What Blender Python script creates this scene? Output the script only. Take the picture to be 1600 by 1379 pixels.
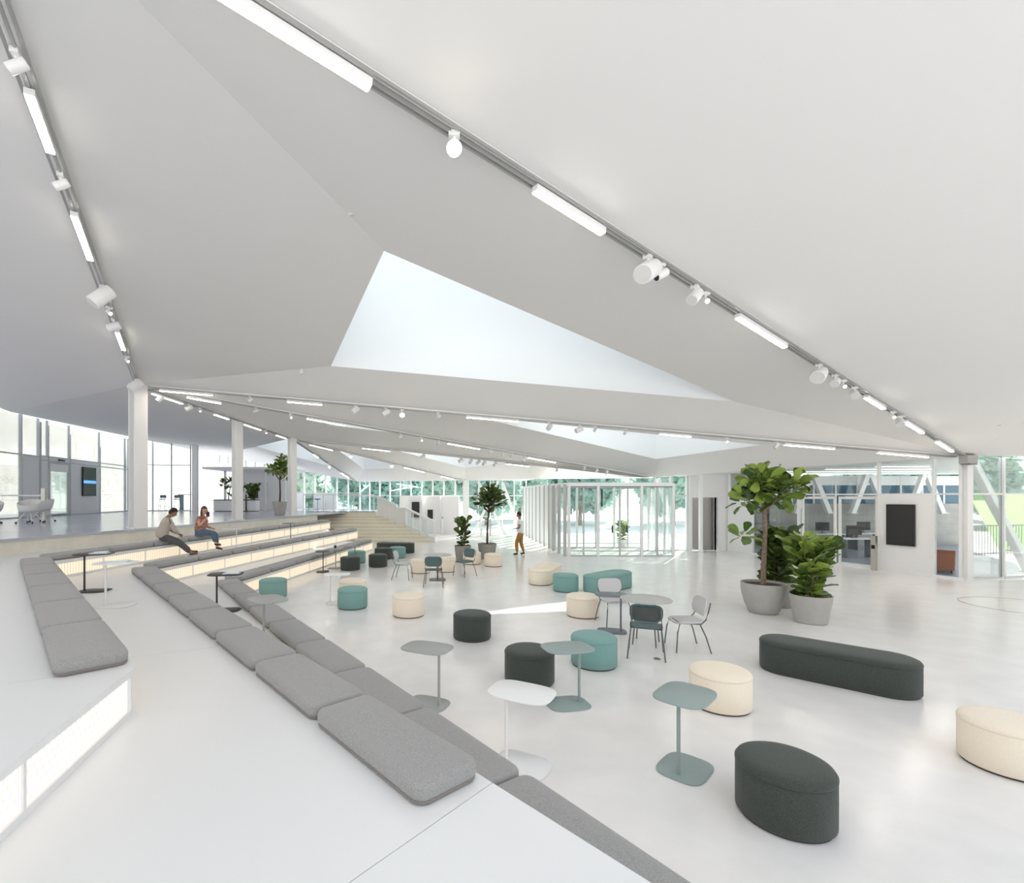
import bpy, bmesh, math, random
from mathutils import Vector, Matrix, Euler
random.seed(7)
for o in list(bpy.data.objects): bpy.data.objects.remove(o, do_unlink=True)
SC = bpy.context.scene
COL = SC.collection
PI = math.pi

# ------------------------------------------------------------------ camera
cam = bpy.data.cameras.new('camera'); camo = bpy.data.objects.new('camera', cam); COL.objects.link(camo)
camo.location = (0, 0, 2.4); camo.rotation_euler = (PI/2, 0, 0)
cam.sensor_fit = 'HORIZONTAL'; cam.sensor_width = 36; cam.lens = 17.01
cam.shift_x = 0.0625; cam.shift_y = 0.0537; cam.clip_start = 0.05; cam.clip_end = 400
SC.camera = camo

# ------------------------------------------------------------------ world, sun, exposure
W = bpy.data.worlds.new('sky'); SC.world = W; W.use_nodes = True
nt = W.node_tree; bg = nt.nodes['Background']
tc = nt.nodes.new('ShaderNodeTexCoord'); sep = nt.nodes.new('ShaderNodeSeparateXYZ'); rp = nt.nodes.new('ShaderNodeValToRGB')
nt.links.new(tc.outputs['Generated'], sep.inputs[0]); nt.links.new(sep.outputs['Z'], rp.inputs[0]); nt.links.new(rp.outputs[0], bg.inputs[0])
rp.color_ramp.elements[0].position = 0.0; rp.color_ramp.elements[0].color = (1.0, 0.96, 0.90, 1)
rp.color_ramp.elements[1].position = 0.8; rp.color_ramp.elements[1].color = (0.77, 0.87, 1.0, 1)
bg.inputs[1].default_value = 1.15
sun = bpy.data.lights.new('sun', 'SUN'); suno = bpy.data.objects.new('sun', sun); COL.objects.link(suno)
sun.energy = 11.0; sun.angle = 0.009; sun.color = (1.0, 0.95, 0.88)
suno.location = (30, 40, 30)
suno.rotation_euler = Vector((-0.90, -1.37, -1.0)).to_track_quat('-Z', 'Y').to_euler()
SC.view_settings.view_transform = 'Standard'; SC.view_settings.look = 'None'
SC.view_settings.gamma = 1.0; SC.view_settings.use_curve_mapping = False
SC.view_settings.exposure = 0.44
SC.cycles.max_bounces = 14; SC.cycles.diffuse_bounces = 8; SC.cycles.transparent_max_bounces = 24

# ------------------------------------------------------------------ materials
MATS = {}
def mat(name, col, rough=0.6, metal=0.0, spec=0.5, noise=0.0, scale=20.0, bump=0.0, bscale=None, rough_var=0.0, coat=0.0, sheen=0.0, detail=3.0):
    m = bpy.data.materials.new(name); m.use_nodes = True; n = m.node_tree; b = n.nodes['Principled BSDF']
    b.inputs['Base Color'].default_value = (*col, 1); b.inputs['Roughness'].default_value = rough
    b.inputs['Metallic'].default_value = metal; b.inputs['Specular IOR Level'].default_value = spec
    b.inputs['Coat Weight'].default_value = coat
    if sheen: b.inputs['Sheen Weight'].default_value = sheen
    if noise or bump or rough_var:
        t = n.nodes.new('ShaderNodeTexCoord')
        nz = n.nodes.new('ShaderNodeTexNoise'); nz.inputs['Scale'].default_value = scale; nz.inputs['Detail'].default_value = detail
        n.links.new(t.outputs['Object'], nz.inputs['Vector'])
        if noise:
            r = n.nodes.new('ShaderNodeValToRGB')
            r.color_ramp.elements[0].position = 0.3; r.color_ramp.elements[1].position = 0.7
            r.color_ramp.elements[0].color = (*[max(0, c*(1-noise)) for c in col], 1)
            r.color_ramp.elements[1].color = (*[min(1, c*(1+noise)) for c in col], 1)
            n.links.new(nz.outputs['Fac'], r.inputs[0]); n.links.new(r.outputs[0], b.inputs['Base Color'])
        if rough_var:
            mr = n.nodes.new('ShaderNodeMapRange'); mr.inputs['To Min'].default_value = rough - rough_var; mr.inputs['To Max'].default_value = rough + rough_var
            n2 = n.nodes.new('ShaderNodeTexNoise'); n2.inputs['Scale'].default_value = 0.7; n.links.new(t.outputs['Object'], n2.inputs['Vector'])
            n.links.new(n2.outputs['Fac'], mr.inputs[0]); n.links.new(mr.outputs[0], b.inputs['Roughness'])
        if bump:
            bp = n.nodes.new('ShaderNodeBump'); bp.inputs['Strength'].default_value = bump; bp.inputs['Distance'].default_value = 0.004
            nb = n.nodes.new('ShaderNodeTexNoise'); nb.inputs['Scale'].default_value = bscale or scale*4; nb.inputs['Detail'].default_value = 2
            n.links.new(t.outputs['Object'], nb.inputs['Vector']); n.links.new(nb.outputs['Fac'], bp.inputs['Height']); n.links.new(bp.outputs[0], b.inputs['Normal'])
    MATS[name] = m; return m
def emit(name, col, strength, surf=(0.9, 0.9, 0.9)):
    m = bpy.data.materials.new(name); m.use_nodes = True; b = m.node_tree.nodes['Principled BSDF']
    b.inputs['Base Color'].default_value = (*surf, 1); b.inputs['Emission Color'].default_value = (*col, 1); b.inputs['Emission Strength'].default_value = strength
    MATS[name] = m; return m
def glass(name, tint=(0.93, 0.97, 0.97), refl=0.5):
    m = bpy.data.materials.new(name); m.use_nodes = True; n = m.node_tree; n.nodes.remove(n.nodes['Principled BSDF'])
    out = n.nodes['Material Output']; tr = n.nodes.new('ShaderNodeBsdfTransparent'); gl = n.nodes.new('ShaderNodeBsdfGlossy'); mx = n.nodes.new('ShaderNodeMixShader')
    fr = n.nodes.new('ShaderNodeFresnel'); fr.inputs[0].default_value = 1.45
    mu = n.nodes.new('ShaderNodeMath'); mu.operation = 'MULTIPLY'; mu.inputs[1].default_value = refl
    tr.inputs[0].default_value = (*tint, 1); gl.inputs['Roughness'].default_value = 0.02; gl.inputs[0].default_value = (1, 1, 1, 1)
    n.links.new(fr.outputs[0], mu.inputs[0]); n.links.new(mu.outputs[0], mx.inputs[0]); n.links.new(tr.outputs[0], mx.inputs[1]); n.links.new(gl.outputs[0], mx.inputs[2]); n.links.new(mx.outputs[0], out.inputs[0])
    MATS[name] = m; return m
def leafmat(name, c1, c2, rough=0.4):
    m = bpy.data.materials.new(name); m.use_nodes = True; n = m.node_tree; b = n.nodes['Principled BSDF']
    oi = n.nodes.new('ShaderNodeObjectInfo'); t = n.nodes.new('ShaderNodeTexCoord'); nz = n.nodes.new('ShaderNodeTexNoise'); nz.inputs['Scale'].default_value = 9
    n.links.new(t.outputs['Object'], nz.inputs['Vector'])
    ad = n.nodes.new('ShaderNodeMath'); ad.operation = 'ADD'; ml = n.nodes.new('ShaderNodeMath'); ml.operation = 'MULTIPLY'; ml.inputs[1].default_value = 0.45
    n.links.new(nz.outputs['Fac'], ml.inputs[0]); n.links.new(ml.outputs[0], ad.inputs[0]); n.links.new(oi.outputs['Random'], ad.inputs[1])
    r = n.nodes.new('ShaderNodeValToRGB'); r.color_ramp.elements[0].position = 0.2; r.color_ramp.elements[1].position = 1.2 if False else 1.0
    r.color_ramp.elements[0].color = (*c1, 1); r.color_ramp.elements[1].color = (*c2, 1)
    n.links.new(ad.outputs[0], r.inputs[0]); n.links.new(r.outputs[0], b.inputs['Base Color']); b.inputs['Roughness'].default_value = rough
    MATS[name] = m; return m
def backlit(name, col, strength, freq, depth, gridz=0.0):
    """a backlit ribbed panel: emission behind thin vertical ribs (and holes in rows)"""
    m = bpy.data.materials.new(name); m.use_nodes = True; n = m.node_tree; b = n.nodes['Principled BSDF']
    b.inputs['Base Color'].default_value = (0.5, 0.47, 0.42, 1); b.inputs['Roughness'].default_value = 0.5
    t = n.nodes.new('ShaderNodeTexCoord'); s = n.nodes.new('ShaderNodeSeparateXYZ'); n.links.new(t.outputs['Object'], s.inputs[0])
    def wave(sock, f):
        a = n.nodes.new('ShaderNodeMath'); a.operation = 'MULTIPLY'; a.inputs[1].default_value = f; n.links.new(sock, a.inputs[0])
        w = n.nodes.new('ShaderNodeMath'); w.operation = 'SINE'; n.links.new(a.outputs[0], w.inputs[0])
        return w.outputs[0]
    v = wave(s.outputs['X'], freq)
    if gridz:
        g = wave(s.outputs['Z'], gridz); mm = n.nodes.new('ShaderNodeMath'); mm.operation = 'MULTIPLY'; n.links.new(v, mm.inputs[0]); n.links.new(g, mm.inputs[1]); v = mm.outputs[0]
    mr = n.nodes.new('ShaderNodeMapRange'); mr.inputs['From Min'].default_value = -1; mr.inputs['From Max'].default_value = 0.2
    mr.inputs['To Min'].default_value = strength*(1-depth); mr.inputs['To Max'].default_value = strength
    n.links.new(v, mr.inputs[0]); n.links.new(mr.outputs[0], b.inputs['Emission Strength']); b.inputs['Emission Color'].default_value = (*col, 1)
    MATS[name] = m; return m

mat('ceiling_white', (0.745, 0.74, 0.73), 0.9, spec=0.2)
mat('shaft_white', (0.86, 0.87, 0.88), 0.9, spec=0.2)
mat('wall_white', (0.82, 0.82, 0.83), 0.6)
mat('wall_grey', (0.74, 0.75, 0.77), 0.6)
mat('floor_concrete', (0.82, 0.80, 0.785), 0.21, noise=0.04, scale=2.3, detail=9, rough_var=0.04, spec=0.5)
mat('upper_floor', (0.46, 0.47, 0.55), 0.17, noise=0.05, scale=1.5, detail=8, spec=0.6)
mat('step_white', (0.80, 0.805, 0.81), 0.30, spec=0.45)
mat('step_side', (0.74, 0.73, 0.70), 0.5)
mat('plywood', (0.78, 0.75, 0.66), 0.55, noise=0.05, scale=4)
mat('stair_ply', (0.74, 0.69, 0.55), 0.5, noise=0.04, scale=4)
mat('fabric_dark', (0.050, 0.060, 0.052), 0.95, noise=0.4, scale=160, bump=0.5, bscale=420, sheen=0.15)
mat('fabric_teal', (0.20, 0.375, 0.35), 0.95, noise=0.12, scale=150, bump=0.4, bscale=420, sheen=0.15)
mat('fabric_cream', (0.90, 0.80, 0.66), 0.95, noise=0.05, scale=150, bump=0.35, bscale=420, sheen=0.1)
mat('felt_grey', (0.345, 0.34, 0.335), 0.97, noise=0.28, scale=190, bump=0.5, bscale=500, sheen=0.2)
mat('felt_shadow', (0.22, 0.20, 0.185), 0.97, noise=0.2, scale=190, sheen=0.2)  # grey felt darkened: shadow along the cushion bottoms painted into the colour
mat('plinth_dark', (0.06, 0.05, 0.045), 0.7)
mat('white_metal', (0.83, 0.83, 0.83), 0.35)
mat('frame_white', (0.80, 0.81, 0.81), 0.4)
mat('frame_grey', (0.50, 0.51, 0.52), 0.4)
mat('frame_dark', (0.16, 0.17, 0.18), 0.4)
mat('alu', (0.42, 0.42, 0.41), 0.35, metal=0.6)
mat('steel', (0.55, 0.53, 0.50), 0.3, metal=0.9)
mat('lift_steel', (0.36, 0.35, 0.34), 0.35, metal=0.7)
mat('black_metal', (0.02, 0.02, 0.022), 0.45)
mat('bronze_metal', (0.05, 0.04, 0.036), 0.45)
mat('grey_metal', (0.36, 0.37, 0.36), 0.45)
mat('sage_metal', (0.29, 0.36, 0.35), 0.45)
mat('leg_metal', (0.15, 0.15, 0.14), 0.4, metal=0.3)
mat('slate_metal', (0.17, 0.19, 0.22), 0.45)
mat('table_grey', (0.50, 0.49, 0.48), 0.4)
mat('chair_grey', (0.58, 0.57, 0.58), 0.5)
mat('chair_teal', (0.085, 0.145, 0.155), 0.5)
mat('chair_pad', (0.075, 0.085, 0.085), 0.9, noise=0.2, scale=150)
mat('pot_grey', (0.42, 0.41, 0.385), 0.75, noise=0.05, scale=8)
mat('pot_dark', (0.30, 0.29, 0.27), 0.75, noise=0.06, scale=8)
mat('soil', (0.075, 0.045, 0.03), 0.95, noise=0.5, scale=40, bump=1.0)
mat('bark', (0.25, 0.18, 0.14), 0.9, noise=0.3, scale=25, bump=0.6)
mat('bark_dark', (0.07, 0.04, 0.035), 0.9, noise=0.3, scale=25)
leafmat('leaf', (0.035, 0.085, 0.02), (0.27, 0.38, 0.07), 0.35)
leafmat('leaf_dark', (0.02, 0.05, 0.015), (0.12, 0.19, 0.035), 0.4)
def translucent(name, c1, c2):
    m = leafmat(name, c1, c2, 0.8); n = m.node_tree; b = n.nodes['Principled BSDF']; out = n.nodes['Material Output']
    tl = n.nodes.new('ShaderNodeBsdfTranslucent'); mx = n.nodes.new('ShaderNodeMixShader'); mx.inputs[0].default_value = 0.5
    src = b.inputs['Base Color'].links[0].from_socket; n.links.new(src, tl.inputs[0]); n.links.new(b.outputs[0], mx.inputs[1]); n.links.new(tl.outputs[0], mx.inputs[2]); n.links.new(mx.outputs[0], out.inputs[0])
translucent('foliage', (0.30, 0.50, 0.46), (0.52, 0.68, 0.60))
mat('grass', (0.22, 0.42, 0.08), 0.9, noise=0.3, scale=3)
mat('paving', (0.80, 0.79, 0.77), 0.9, noise=0.06, scale=1.0)
mat('screen_black', (0.022, 0.023, 0.025), 0.25)
mat('screen_bezel', (0.012, 0.012, 0.013), 0.3)
emit('screen_blue', (0.12, 0.36, 0.95), 1.1, (0.02, 0.02, 0.03))
emit('diffuser', (1.0, 0.895, 0.775), 25.0)
emit('office_tube', (1.0, 0.97, 0.93), 1.6)
emit('lamp_warm', (1.0, 0.82, 0.6), 60.0)
emit('lamp_soft', (1.0, 0.9, 0.78), 5.0)
mat('lamp_off', (0.62, 0.62, 0.61), 0.4)
mat('lamp_black', (0.01, 0.01, 0.01), 0.2)
glass('glass', (0.95, 0.98, 0.98), 0.55)
glass('glass_green', (0.935, 0.965, 0.96), 0.55)
mat('blue_glass', (0.05, 0.13, 0.20), 0.08, spec=0.9)
backlit('riser_light', (1.0, 0.83, 0.60), 0.62, 95.0, 0.45)
backlit('riser_light_near', (1.0, 0.92, 0.83), 0.66, 120.0, 0.38, 62.0)
mat('concrete_wall', (0.36, 0.35, 0.33), 0.85, noise=0.1, scale=1.4, detail=6)
mat('sofa_rust', (0.35, 0.12, 0.06), 0.85)
mat('office_floor', (0.30, 0.32, 0.38), 0.3)
mat('skin', (0.62, 0.38, 0.27), 0.55)
mat('skin_dark', (0.30, 0.16, 0.10), 0.55)
mat('hair_black', (0.015, 0.011, 0.009), 0.7)
mat('hair_brown', (0.07, 0.032, 0.016), 0.6, noise=0.4, scale=60)
mat('shirt_beige', (0.47, 0.42, 0.37), 0.9, noise=0.05, scale=30)
mat('trouser_grey', (0.10, 0.10, 0.105), 0.9, noise=0.1, scale=40)
mat('shirt_white', (0.82, 0.82, 0.85), 0.85)
mat('trouser_mustard', (0.36, 0.19, 0.04), 0.9)
mat('jeans', (0.10, 0.15, 0.22), 0.9, noise=0.25, scale=25)
mat('top_red', (0.42, 0.20, 0.17), 0.9, noise=0.5, scale=14)
mat('shoe_brown', (0.045, 0.025, 0.016), 0.5)
mat('paper_teal', (0.45, 0.72, 0.70), 0.6)
mat('paper_white', (0.85, 0.88, 0.88), 0.6)
mat('wood_shell', (0.45, 0.30, 0.19), 0.5)
mat('shell_white', (0.72, 0.72, 0.71), 0.45)
mat('stool_blue', (0.10, 0.14, 0.19), 0.6)
mat('warm_fabric', (0.60, 0.54, 0.47), 0.9)

# ------------------------------------------------------------------ geometry helpers
class MB:
    def __init__(s): s.v = []; s.f = []
    def add(s, vs, fs):
        k = len(s.v); s.v += [tuple(p) for p in vs]; s.f += [tuple(i+k for i in f) for f in fs]; return s
    def box(s, x0, x1, y0, y1, z0, z1):
        return s.add([(x0,y0,z0),(x1,y0,z0),(x1,y1,z0),(x0,y1,z0),(x0,y0,z1),(x1,y0,z1),(x1,y1,z1),(x0,y1,z1)],
                     [(0,3,2,1),(4,5,6,7),(0,1,5,4),(1,2,6,5),(2,3,7,6),(3,0,4,7)])
    def prism(s, poly, z0, z1):
        n = len(poly)
        a = sum(poly[i][0]*poly[(i+1)%n][1]-poly[(i+1)%n][0]*poly[i][1] for i in range(n))
        if a < 0: poly = poly[::-1]
        zb = z0 if isinstance(z0, (list, tuple)) else [z0]*n; zt = z1 if isinstance(z1, (list, tuple)) else [z1]*n
        if a < 0: zb = list(zb)[::-1]; zt = list(zt)[::-1]
        return s.add([(p[0],p[1],zb[i]) for i,p in enumerate(poly)]+[(p[0],p[1],zt[i]) for i,p in enumerate(poly)],
                     [tuple(range(n-1,-1,-1)), tuple(range(n,2*n))]+[(i,(i+1)%n,(i+1)%n+n,i+n) for i in range(n)])
    def slab(s, pts, t=0.1, d=(0,0,1)):
        """a plate: polygon of 3D points thickened along d"""
        n = len(pts); d = Vector(d)*t
        return s.add(list(pts)+[tuple(Vector(p)+d) for p in pts],
                     [tuple(range(n)), tuple(range(2*n-1,n-1,-1))]+[(i,i+n,(i+1)%n+n,(i+1)%n) for i in range(n)])
    def rings(s, rings, cap0=True, cap1=True):
        n = len(rings[0]); vs = [p for r in rings for p in r]; fs = []
        for k in range(len(rings)-1):
            for i in range(n):
                j = (i+1) % n; fs.append((k*n+i, k*n+j, (k+1)*n+j, (k+1)*n+i))
        if cap0: fs.append(tuple(range(n-1,-1,-1)))
        if cap1: b = (len(rings)-1)*n; fs.append(tuple(range(b, b+n)))
        return s.add(vs, fs)
    def lathe(s, prof, n=32, c=(0,0), cap0=True, cap1=True):
        return s.rings([[(c[0]+r*math.cos(2*PI*i/n), c[1]+r*math.sin(2*PI*i/n), z) for i in range(n)] for r, z in prof], cap0, cap1)
    def tube(s, path, r, n=10):
        path = [Vector(p) for p in path]; rs = r if isinstance(r, (list, tuple)) else [r]*len(path); R = []
        for i, p in enumerate(path):
            if i == 0: t = path[1]-p
            elif i == len(path)-1: t = p-path[i-1]
            else: t = (path[i+1]-p).normalized()+(p-path[i-1]).normalized()
            t.normalize(); up = Vector((0,0,1)) if abs(t.z) < 0.95 else Vector((0,1,0))
            u = t.cross(up).normalized(); w = t.cross(u).normalized()
            R.append([tuple(p+rs[i]*(math.cos(2*PI*k/n)*u-math.sin(2*PI*k/n)*w)) for k in range(n)])
        return s.rings(R)
    def bar(s, a, b, w, h):
        """rectangular bar from a to b: w sideways, h upwards"""
        a = Vector(a); b = Vector(b); t = (b-a).normalized(); up = Vector((0,0,1)) if abs(t.z) < 0.98 else Vector((0,1,0))
        u = t.cross(up).normalized()*w/2; q = u.cross(t).normalized()*h/2
        return s.rings([[tuple(p-u-q), tuple(p+u-q), tuple(p+u+q), tuple(p-u+q)] for p in (a, b)])
    def build(s, name, m, parent=None, smooth=None, loc=None, rot=None):
        me = bpy.data.meshes.new(name); me.from_pydata(s.v, [], s.f); me.update()
        bm = bmesh.new(); bm.from_mesh(me); bmesh.ops.recalc_face_normals(bm, faces=bm.faces); bm.to_mesh(me); bm.free()
        if smooth is not None:
            me.polygons.foreach_set('use_smooth', [True]*len(me.polygons)); me.set_sharp_from_angle(angle=math.radians(smooth))
        if m: me.materials.append(MATS[m])
        return link(name, me, parent, loc, rot)
def link(name, me, parent=None, loc=None, rot=None):
    o = bpy.data.objects.new(name, me); COL.objects.link(o)
    if parent: o.parent = parent
    if loc is not None: o.location = loc
    if rot is not None: o.rotation_euler = rot if not isinstance(rot, (int, float)) else (0, 0, rot)
    return o
def tag(o, label=None, cat=None, group=None, kind=None):
    if label: o['label'] = label
    if cat: o['category'] = cat
    if group: o['group'] = group
    if kind: o['kind'] = kind
    return o
def thing(name, loc=(0,0,0), rz=0.0, label=None, cat=None, group=None, kind=None):
    o = bpy.data.objects.new(name, None); COL.objects.link(o); o.location = loc; o.rotation_euler = (0, 0, rz); o.empty_display_size = 0.2
    return tag(o, label, cat, group, kind)
def copy_tree(o, parent=None):
    c = o.copy(); COL.objects.link(c); c.parent = parent
    for ch in list(o.children): copy_tree(ch, c)
    return c
def rrect(w, d, r, n=6):
    """rounded rectangle outline centred at 0"""
    r = min(r, w/2-1e-4, d/2-1e-4); out = []
    for cx, cy, a0 in ((w/2-r, d/2-r, 0), (-w/2+r, d/2-r, PI/2), (-w/2+r, -d/2+r, PI), (w/2-r, -d/2+r, 1.5*PI)):
        for i in range(n+1): a = a0+i*PI/2/n; out.append((cx+r*math.cos(a), cy+r*math.sin(a)))
    return out
def pad(w, d, r, prof, n=6):
    """rings of rounded rectangles; prof = [(inset, z)]"""
    return [[(x, y, z) for x, y in rrect(w-2*i, d-2*i, max(r-i, 0.004), n)] for i, z in prof]
def lerp(a, b, t): return tuple(a[i]+(b[i]-a[i])*t for i in range(len(a)))
def wallframe(name, p0, p1, z=0.0, **k):
    """an Empty at p0 whose local x runs to p1"""
    a = math.atan2(p1[1]-p0[1], p1[0]-p0[0]); L = math.hypot(p1[0]-p0[0], p1[1]-p0[1])
    o = thing(name, (p0[0], p0[1], z), a, **k); return o, L
# ================================================================== THE SETTING
Z1, Z2, Z3, ZU = 0.37, 0.74, 1.11, 1.48
# ---- floors
fl = MB().prism([(-13, -6), (26, -6), (26, 13.9), (14.95, 13.95), (12.35, 21.3), (9.4, 21.6), (9.2, 22.8), (5.0, 22.9), (5.0, 31.1), (1.2, 31.1), (-6.2, 34.1), (-13, 34.1)], -0.2, 0.0).build('floor', 'floor_concrete')
tag(fl, 'polished pale grey concrete lobby floor', 'floor', kind='structure')
gd = MB().prism([(-90, -30), (90, -30), (90, 120), (-90, 120)], -0.6, -0.21).build('floor_terrace', 'paving')
tag(gd, 'pale paving outside the glass facade', 'ground', kind='structure')
lw = MB().add([(26.2, 23.0, -0.15), (60, 23, -0.15), (85, 42, 2.6), (45.2, 42, 2.6)], [(0, 1, 2, 3)]).build('lawn', 'grass')
tag(lw, 'sunlit green lawn rising beyond the fence outside', 'lawn', kind='stuff')
uf = MB().prism([(-4.6, 1.7), (-10.05, 8.0), (-6.62, 25.6), (-6.0, 28.6), (-4.4, 28.6), (-4.4, 33.3), (-6.2, 34.1), (-18.9, 40.2), (-21.5, 40.2), (-21.5, 30), (-24, 30), (-24, -3), (-4.6, -3)], ZU-0.06, ZU).build('floor_upper', 'upper_floor')
tag(uf, 'glossy grey floor of the raised gallery', 'floor', kind='structure')
uw = MB().prism([(-4.64, 1.7), (-10.12, 8.0), (-6.78, 25.1), (-9.6, 25.2), (-14, 25.2), (-14, -3), (-4.64, -3)], 0.0, ZU-0.065).build('wall_gallery_base', 'plywood')
tag(uw, 'pale plywood riser wall below the raised gallery', 'wall', kind='structure')

# ---- folded ceiling: every bay is three plates rising to a triangular roof light
V0 = (-2.71, 2.5, 6.085); C1 = (-9.0, 14.05, 5.66); CR = (14.9, 13.9, 3.57); C2 = (-8.4, 19.3, 5.48); C3 = (-7.6, 23.6, 5.26)
CD = (9.16, 21.5, 3.27); F1 = (1.13, 30.5, 3.43); F2 = (-6.2, 33.0, 3.43); L1 = (-18.1, 20.0, 5.9); L2 = (-18.9, 40.0, 5.8); LA = (-19.4, 7.85, 8.4)
RD = (-1.8, -2.9, 0.58)
RP = tuple(CR[i]+3*RD[i] for i in range(3)); RQ = tuple(V0[i]+3*RD[i] for i in range(3))
def plate(pts, label):
    m = MB()
    if len(pts) == 3: m.slab(pts, 0.12)
    else: m.slab(pts, 0.12)
    return tag(m.build('ceiling', 'ceiling_white'), label, 'ceiling', 'folded white ceiling plates', 'structure')
def quadplate(a, b, c, d, label):
    """a-b is the low edge, c-d the roof light edge; split into a fine grid so the twist stays smooth"""
    m = MB(); N = 12; vs = []
    for i in range(N+1):
        for j in range(N+1):
            p = lerp(lerp(a, b, i/N), lerp(d, c, i/N), j/N); vs.append(p)
    fs = [(i*(N+1)+j, (i+1)*(N+1)+j, (i+1)*(N+1)+j+1, i*(N+1)+j+1) for i in range(N) for j in range(N)]
    m.add(vs, fs); m.add([(x, y, z+0.12) for x, y, z in vs], [f[::-1] for f in fs])
    return tag(m.build('ceiling', 'ceiling_white', smooth=20), label, 'ceiling', 'folded white ceiling plates', 'structure')
NW = [0]
def bay(P, S, h, label):
    for i in range(3):
        j = (i+1) % 3; quadplate(P[i], P[j], S[j], S[i], 'white folded ceiling plate of the %s' % label)
    NW[0] += 1
    w = thing('window_%d' % NW[0], S[0], 0, 'triangular roof light opening above the %s' % label, 'skylight', 'triangular roof lights', 'structure')
    o = Vector(S[0]); cx = sum(s[0] for s in S)/3; cy = sum(s[1] for s in S)/3; zt = max(s[2] for s in S)+h
    for i in range(3):
        a, b = S[i], S[(i+1) % 3]; out = Vector(((a[0]+b[0])/2-cx, (a[1]+b[1])/2-cy, 0)); 
        n = Vector((b[1]-a[1], a[0]-b[0], 0)).normalized()
        if n.dot(out) < 0: n = -n
        q = [Vector(a)-o, Vector(b)-o, Vector((b[0], b[1], zt))-o, Vector((a[0], a[1], zt))-o]
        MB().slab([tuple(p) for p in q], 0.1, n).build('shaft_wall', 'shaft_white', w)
    top = [Vector((s[0], s[1], zt))-o for s in S]
    MB().slab([tuple(p) for p in top], 0.02).build('roof_pane', 'glass', w)
    for i in range(3):
        MB().bar(top[i], top[(i+1) % 3], 0.08, 0.1).build('pane_frame', 'frame_white', w)
    return w
bay((V0, C1, CR), ((-0.96, 7.25, 6.08), (-3.06, 12.65, 5.81), (7.47, 12.63, 4.88)), 3.0, 'nearest bay over the lobby')
bay((C1, CR, CD), ((0.85, 16.11, 5.07), (10.71, 16.53, 4.16), (8.66, 20.14, 3.96)), 1.45, 'bay before the glass vestibule')
bay((C1, C3, CD), ((-5.9, 17.6, 5.62), (-5.03, 20.78, 5.46), (3.67, 20.6, 4.42)), 2.2, 'bay above the tiered seats')
bay((C3, CD, F1), ((-3.35, 25.0, 4.95), (3.49, 24.02, 4.16), (1.01, 28.29, 4.07)), 2.0, 'bay above the stairs')
bay((C3, F1, F2), ((-6.06, 26.8, 4.97), (-2.62, 29.97, 4.16), (-5.38, 31.02, 4.14)), 2.0, 'farthest bay over the handrail')
bay((C3, F2, L2), ((-8.2, 26.0, 5.55), (-7.4, 32.2, 4.3), (-13.5, 32.5, 5.9)), 2.0, 'bay over the gallery cafe')
plate([V0, LA, C1], 'white ceiling plate left of the near light track')
plate([C1, LA, L1], 'grey shaded ceiling plate above the gallery edge')
plate([C1, L1, L2, C3, C2], 'grey shaded ceiling plate above the gallery')
plate([V0, RQ, LA], 'white ceiling plate behind the near light track')
plate([CR, RP, RQ, V0], 'wide white ceiling plate right of the long light track')
plate([CR, (26, 14.6, 3.5), (26, 4.0, 3.4), RP], 'white ceiling plate above the right glass facade')
plate([F1, CD, (9.6, 22.8, 3.27), (5.0, 27.6, 3.4), (5.0, 31.3, 3.43), (1.1, 31.3, 3.45)], 'white ceiling strip above the glass fins')
plate([CD, CR, (15.0, 14.2, 3.57), (12.4, 21.7, 3.4), (9.3, 21.9, 3.27)], 'white ceiling strip above the lift wall')
plate([F2, F1, (1.2, 31.4, 3.45), (-6.2, 34.4, 3.45)], 'white ceiling strip along the far facade')
plate([L2, F2, (-6.2, 34.4, 3.45), (-18.9, 41.0, 5.8)], 'white ceiling strip behind the gallery cafe')

wb = thing('wall_sun_block', (26.1, -6.0, 0), PI/2, 'plain white wall added out of view to block sun from the right', 'wall', kind='structure')  # unseen opaque wall, added to keep sun and sky out on the right
MB().box(0, 21.4, -.2, 0, 0, 5.2).build('panel', 'wall_white', wb); MB().box(0, 21.2, 0, .02, 0, .1).build('skirting', 'white_metal', wb)
# ---- columns
def column(p, zb, w, d, label, rz=0.15):
    t = thing('column', (p[0], p[1], zb), rz, label, 'column', 'white steel columns')
    h = p[2]-zb+0.05
    MB().box(-w/2, w/2, -d/2, -d/2+0.03, 0, h).build('flange', 'white_metal', t)
    MB().box(-w/2, w/2, d/2-0.03, d/2, 0, h).build('flange', 'white_metal', t)
    MB().box(-0.05, 0.05, -d/2+0.03, d/2-0.03, 0, h).build('web', 'white_metal', t)
    MB().box(-w/2-0.03, w/2+0.03, -d/2-0.03, d/2+0.03, 0.0, 0.025).build('base_plate', 'white_metal', t)
    return t
column(C1, ZU, 0.36, 0.36, 'tall white steel column beside the man on the tiered seats', 1.0)
column(C2, ZU, 0.30, 0.30, 'white steel column between the woman and the potted tree', 1.0)
column(C3, ZU, 0.30, 0.30, 'white steel column just right of the potted gallery tree', 1.0)
column((F1[0], F1[1], 3.4), 0.0, 0.34, 0.3, 'white steel column behind the potted fig trees')
column((14.95, 13.95, 3.5), 0.0, 0.16, 0.16, 'slim white corner column where the glass walls meet')
column((10.6, 20.3, 3.45), 0.0, 0.12, 0.12, 'slim white post in front of the lift doors')

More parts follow.
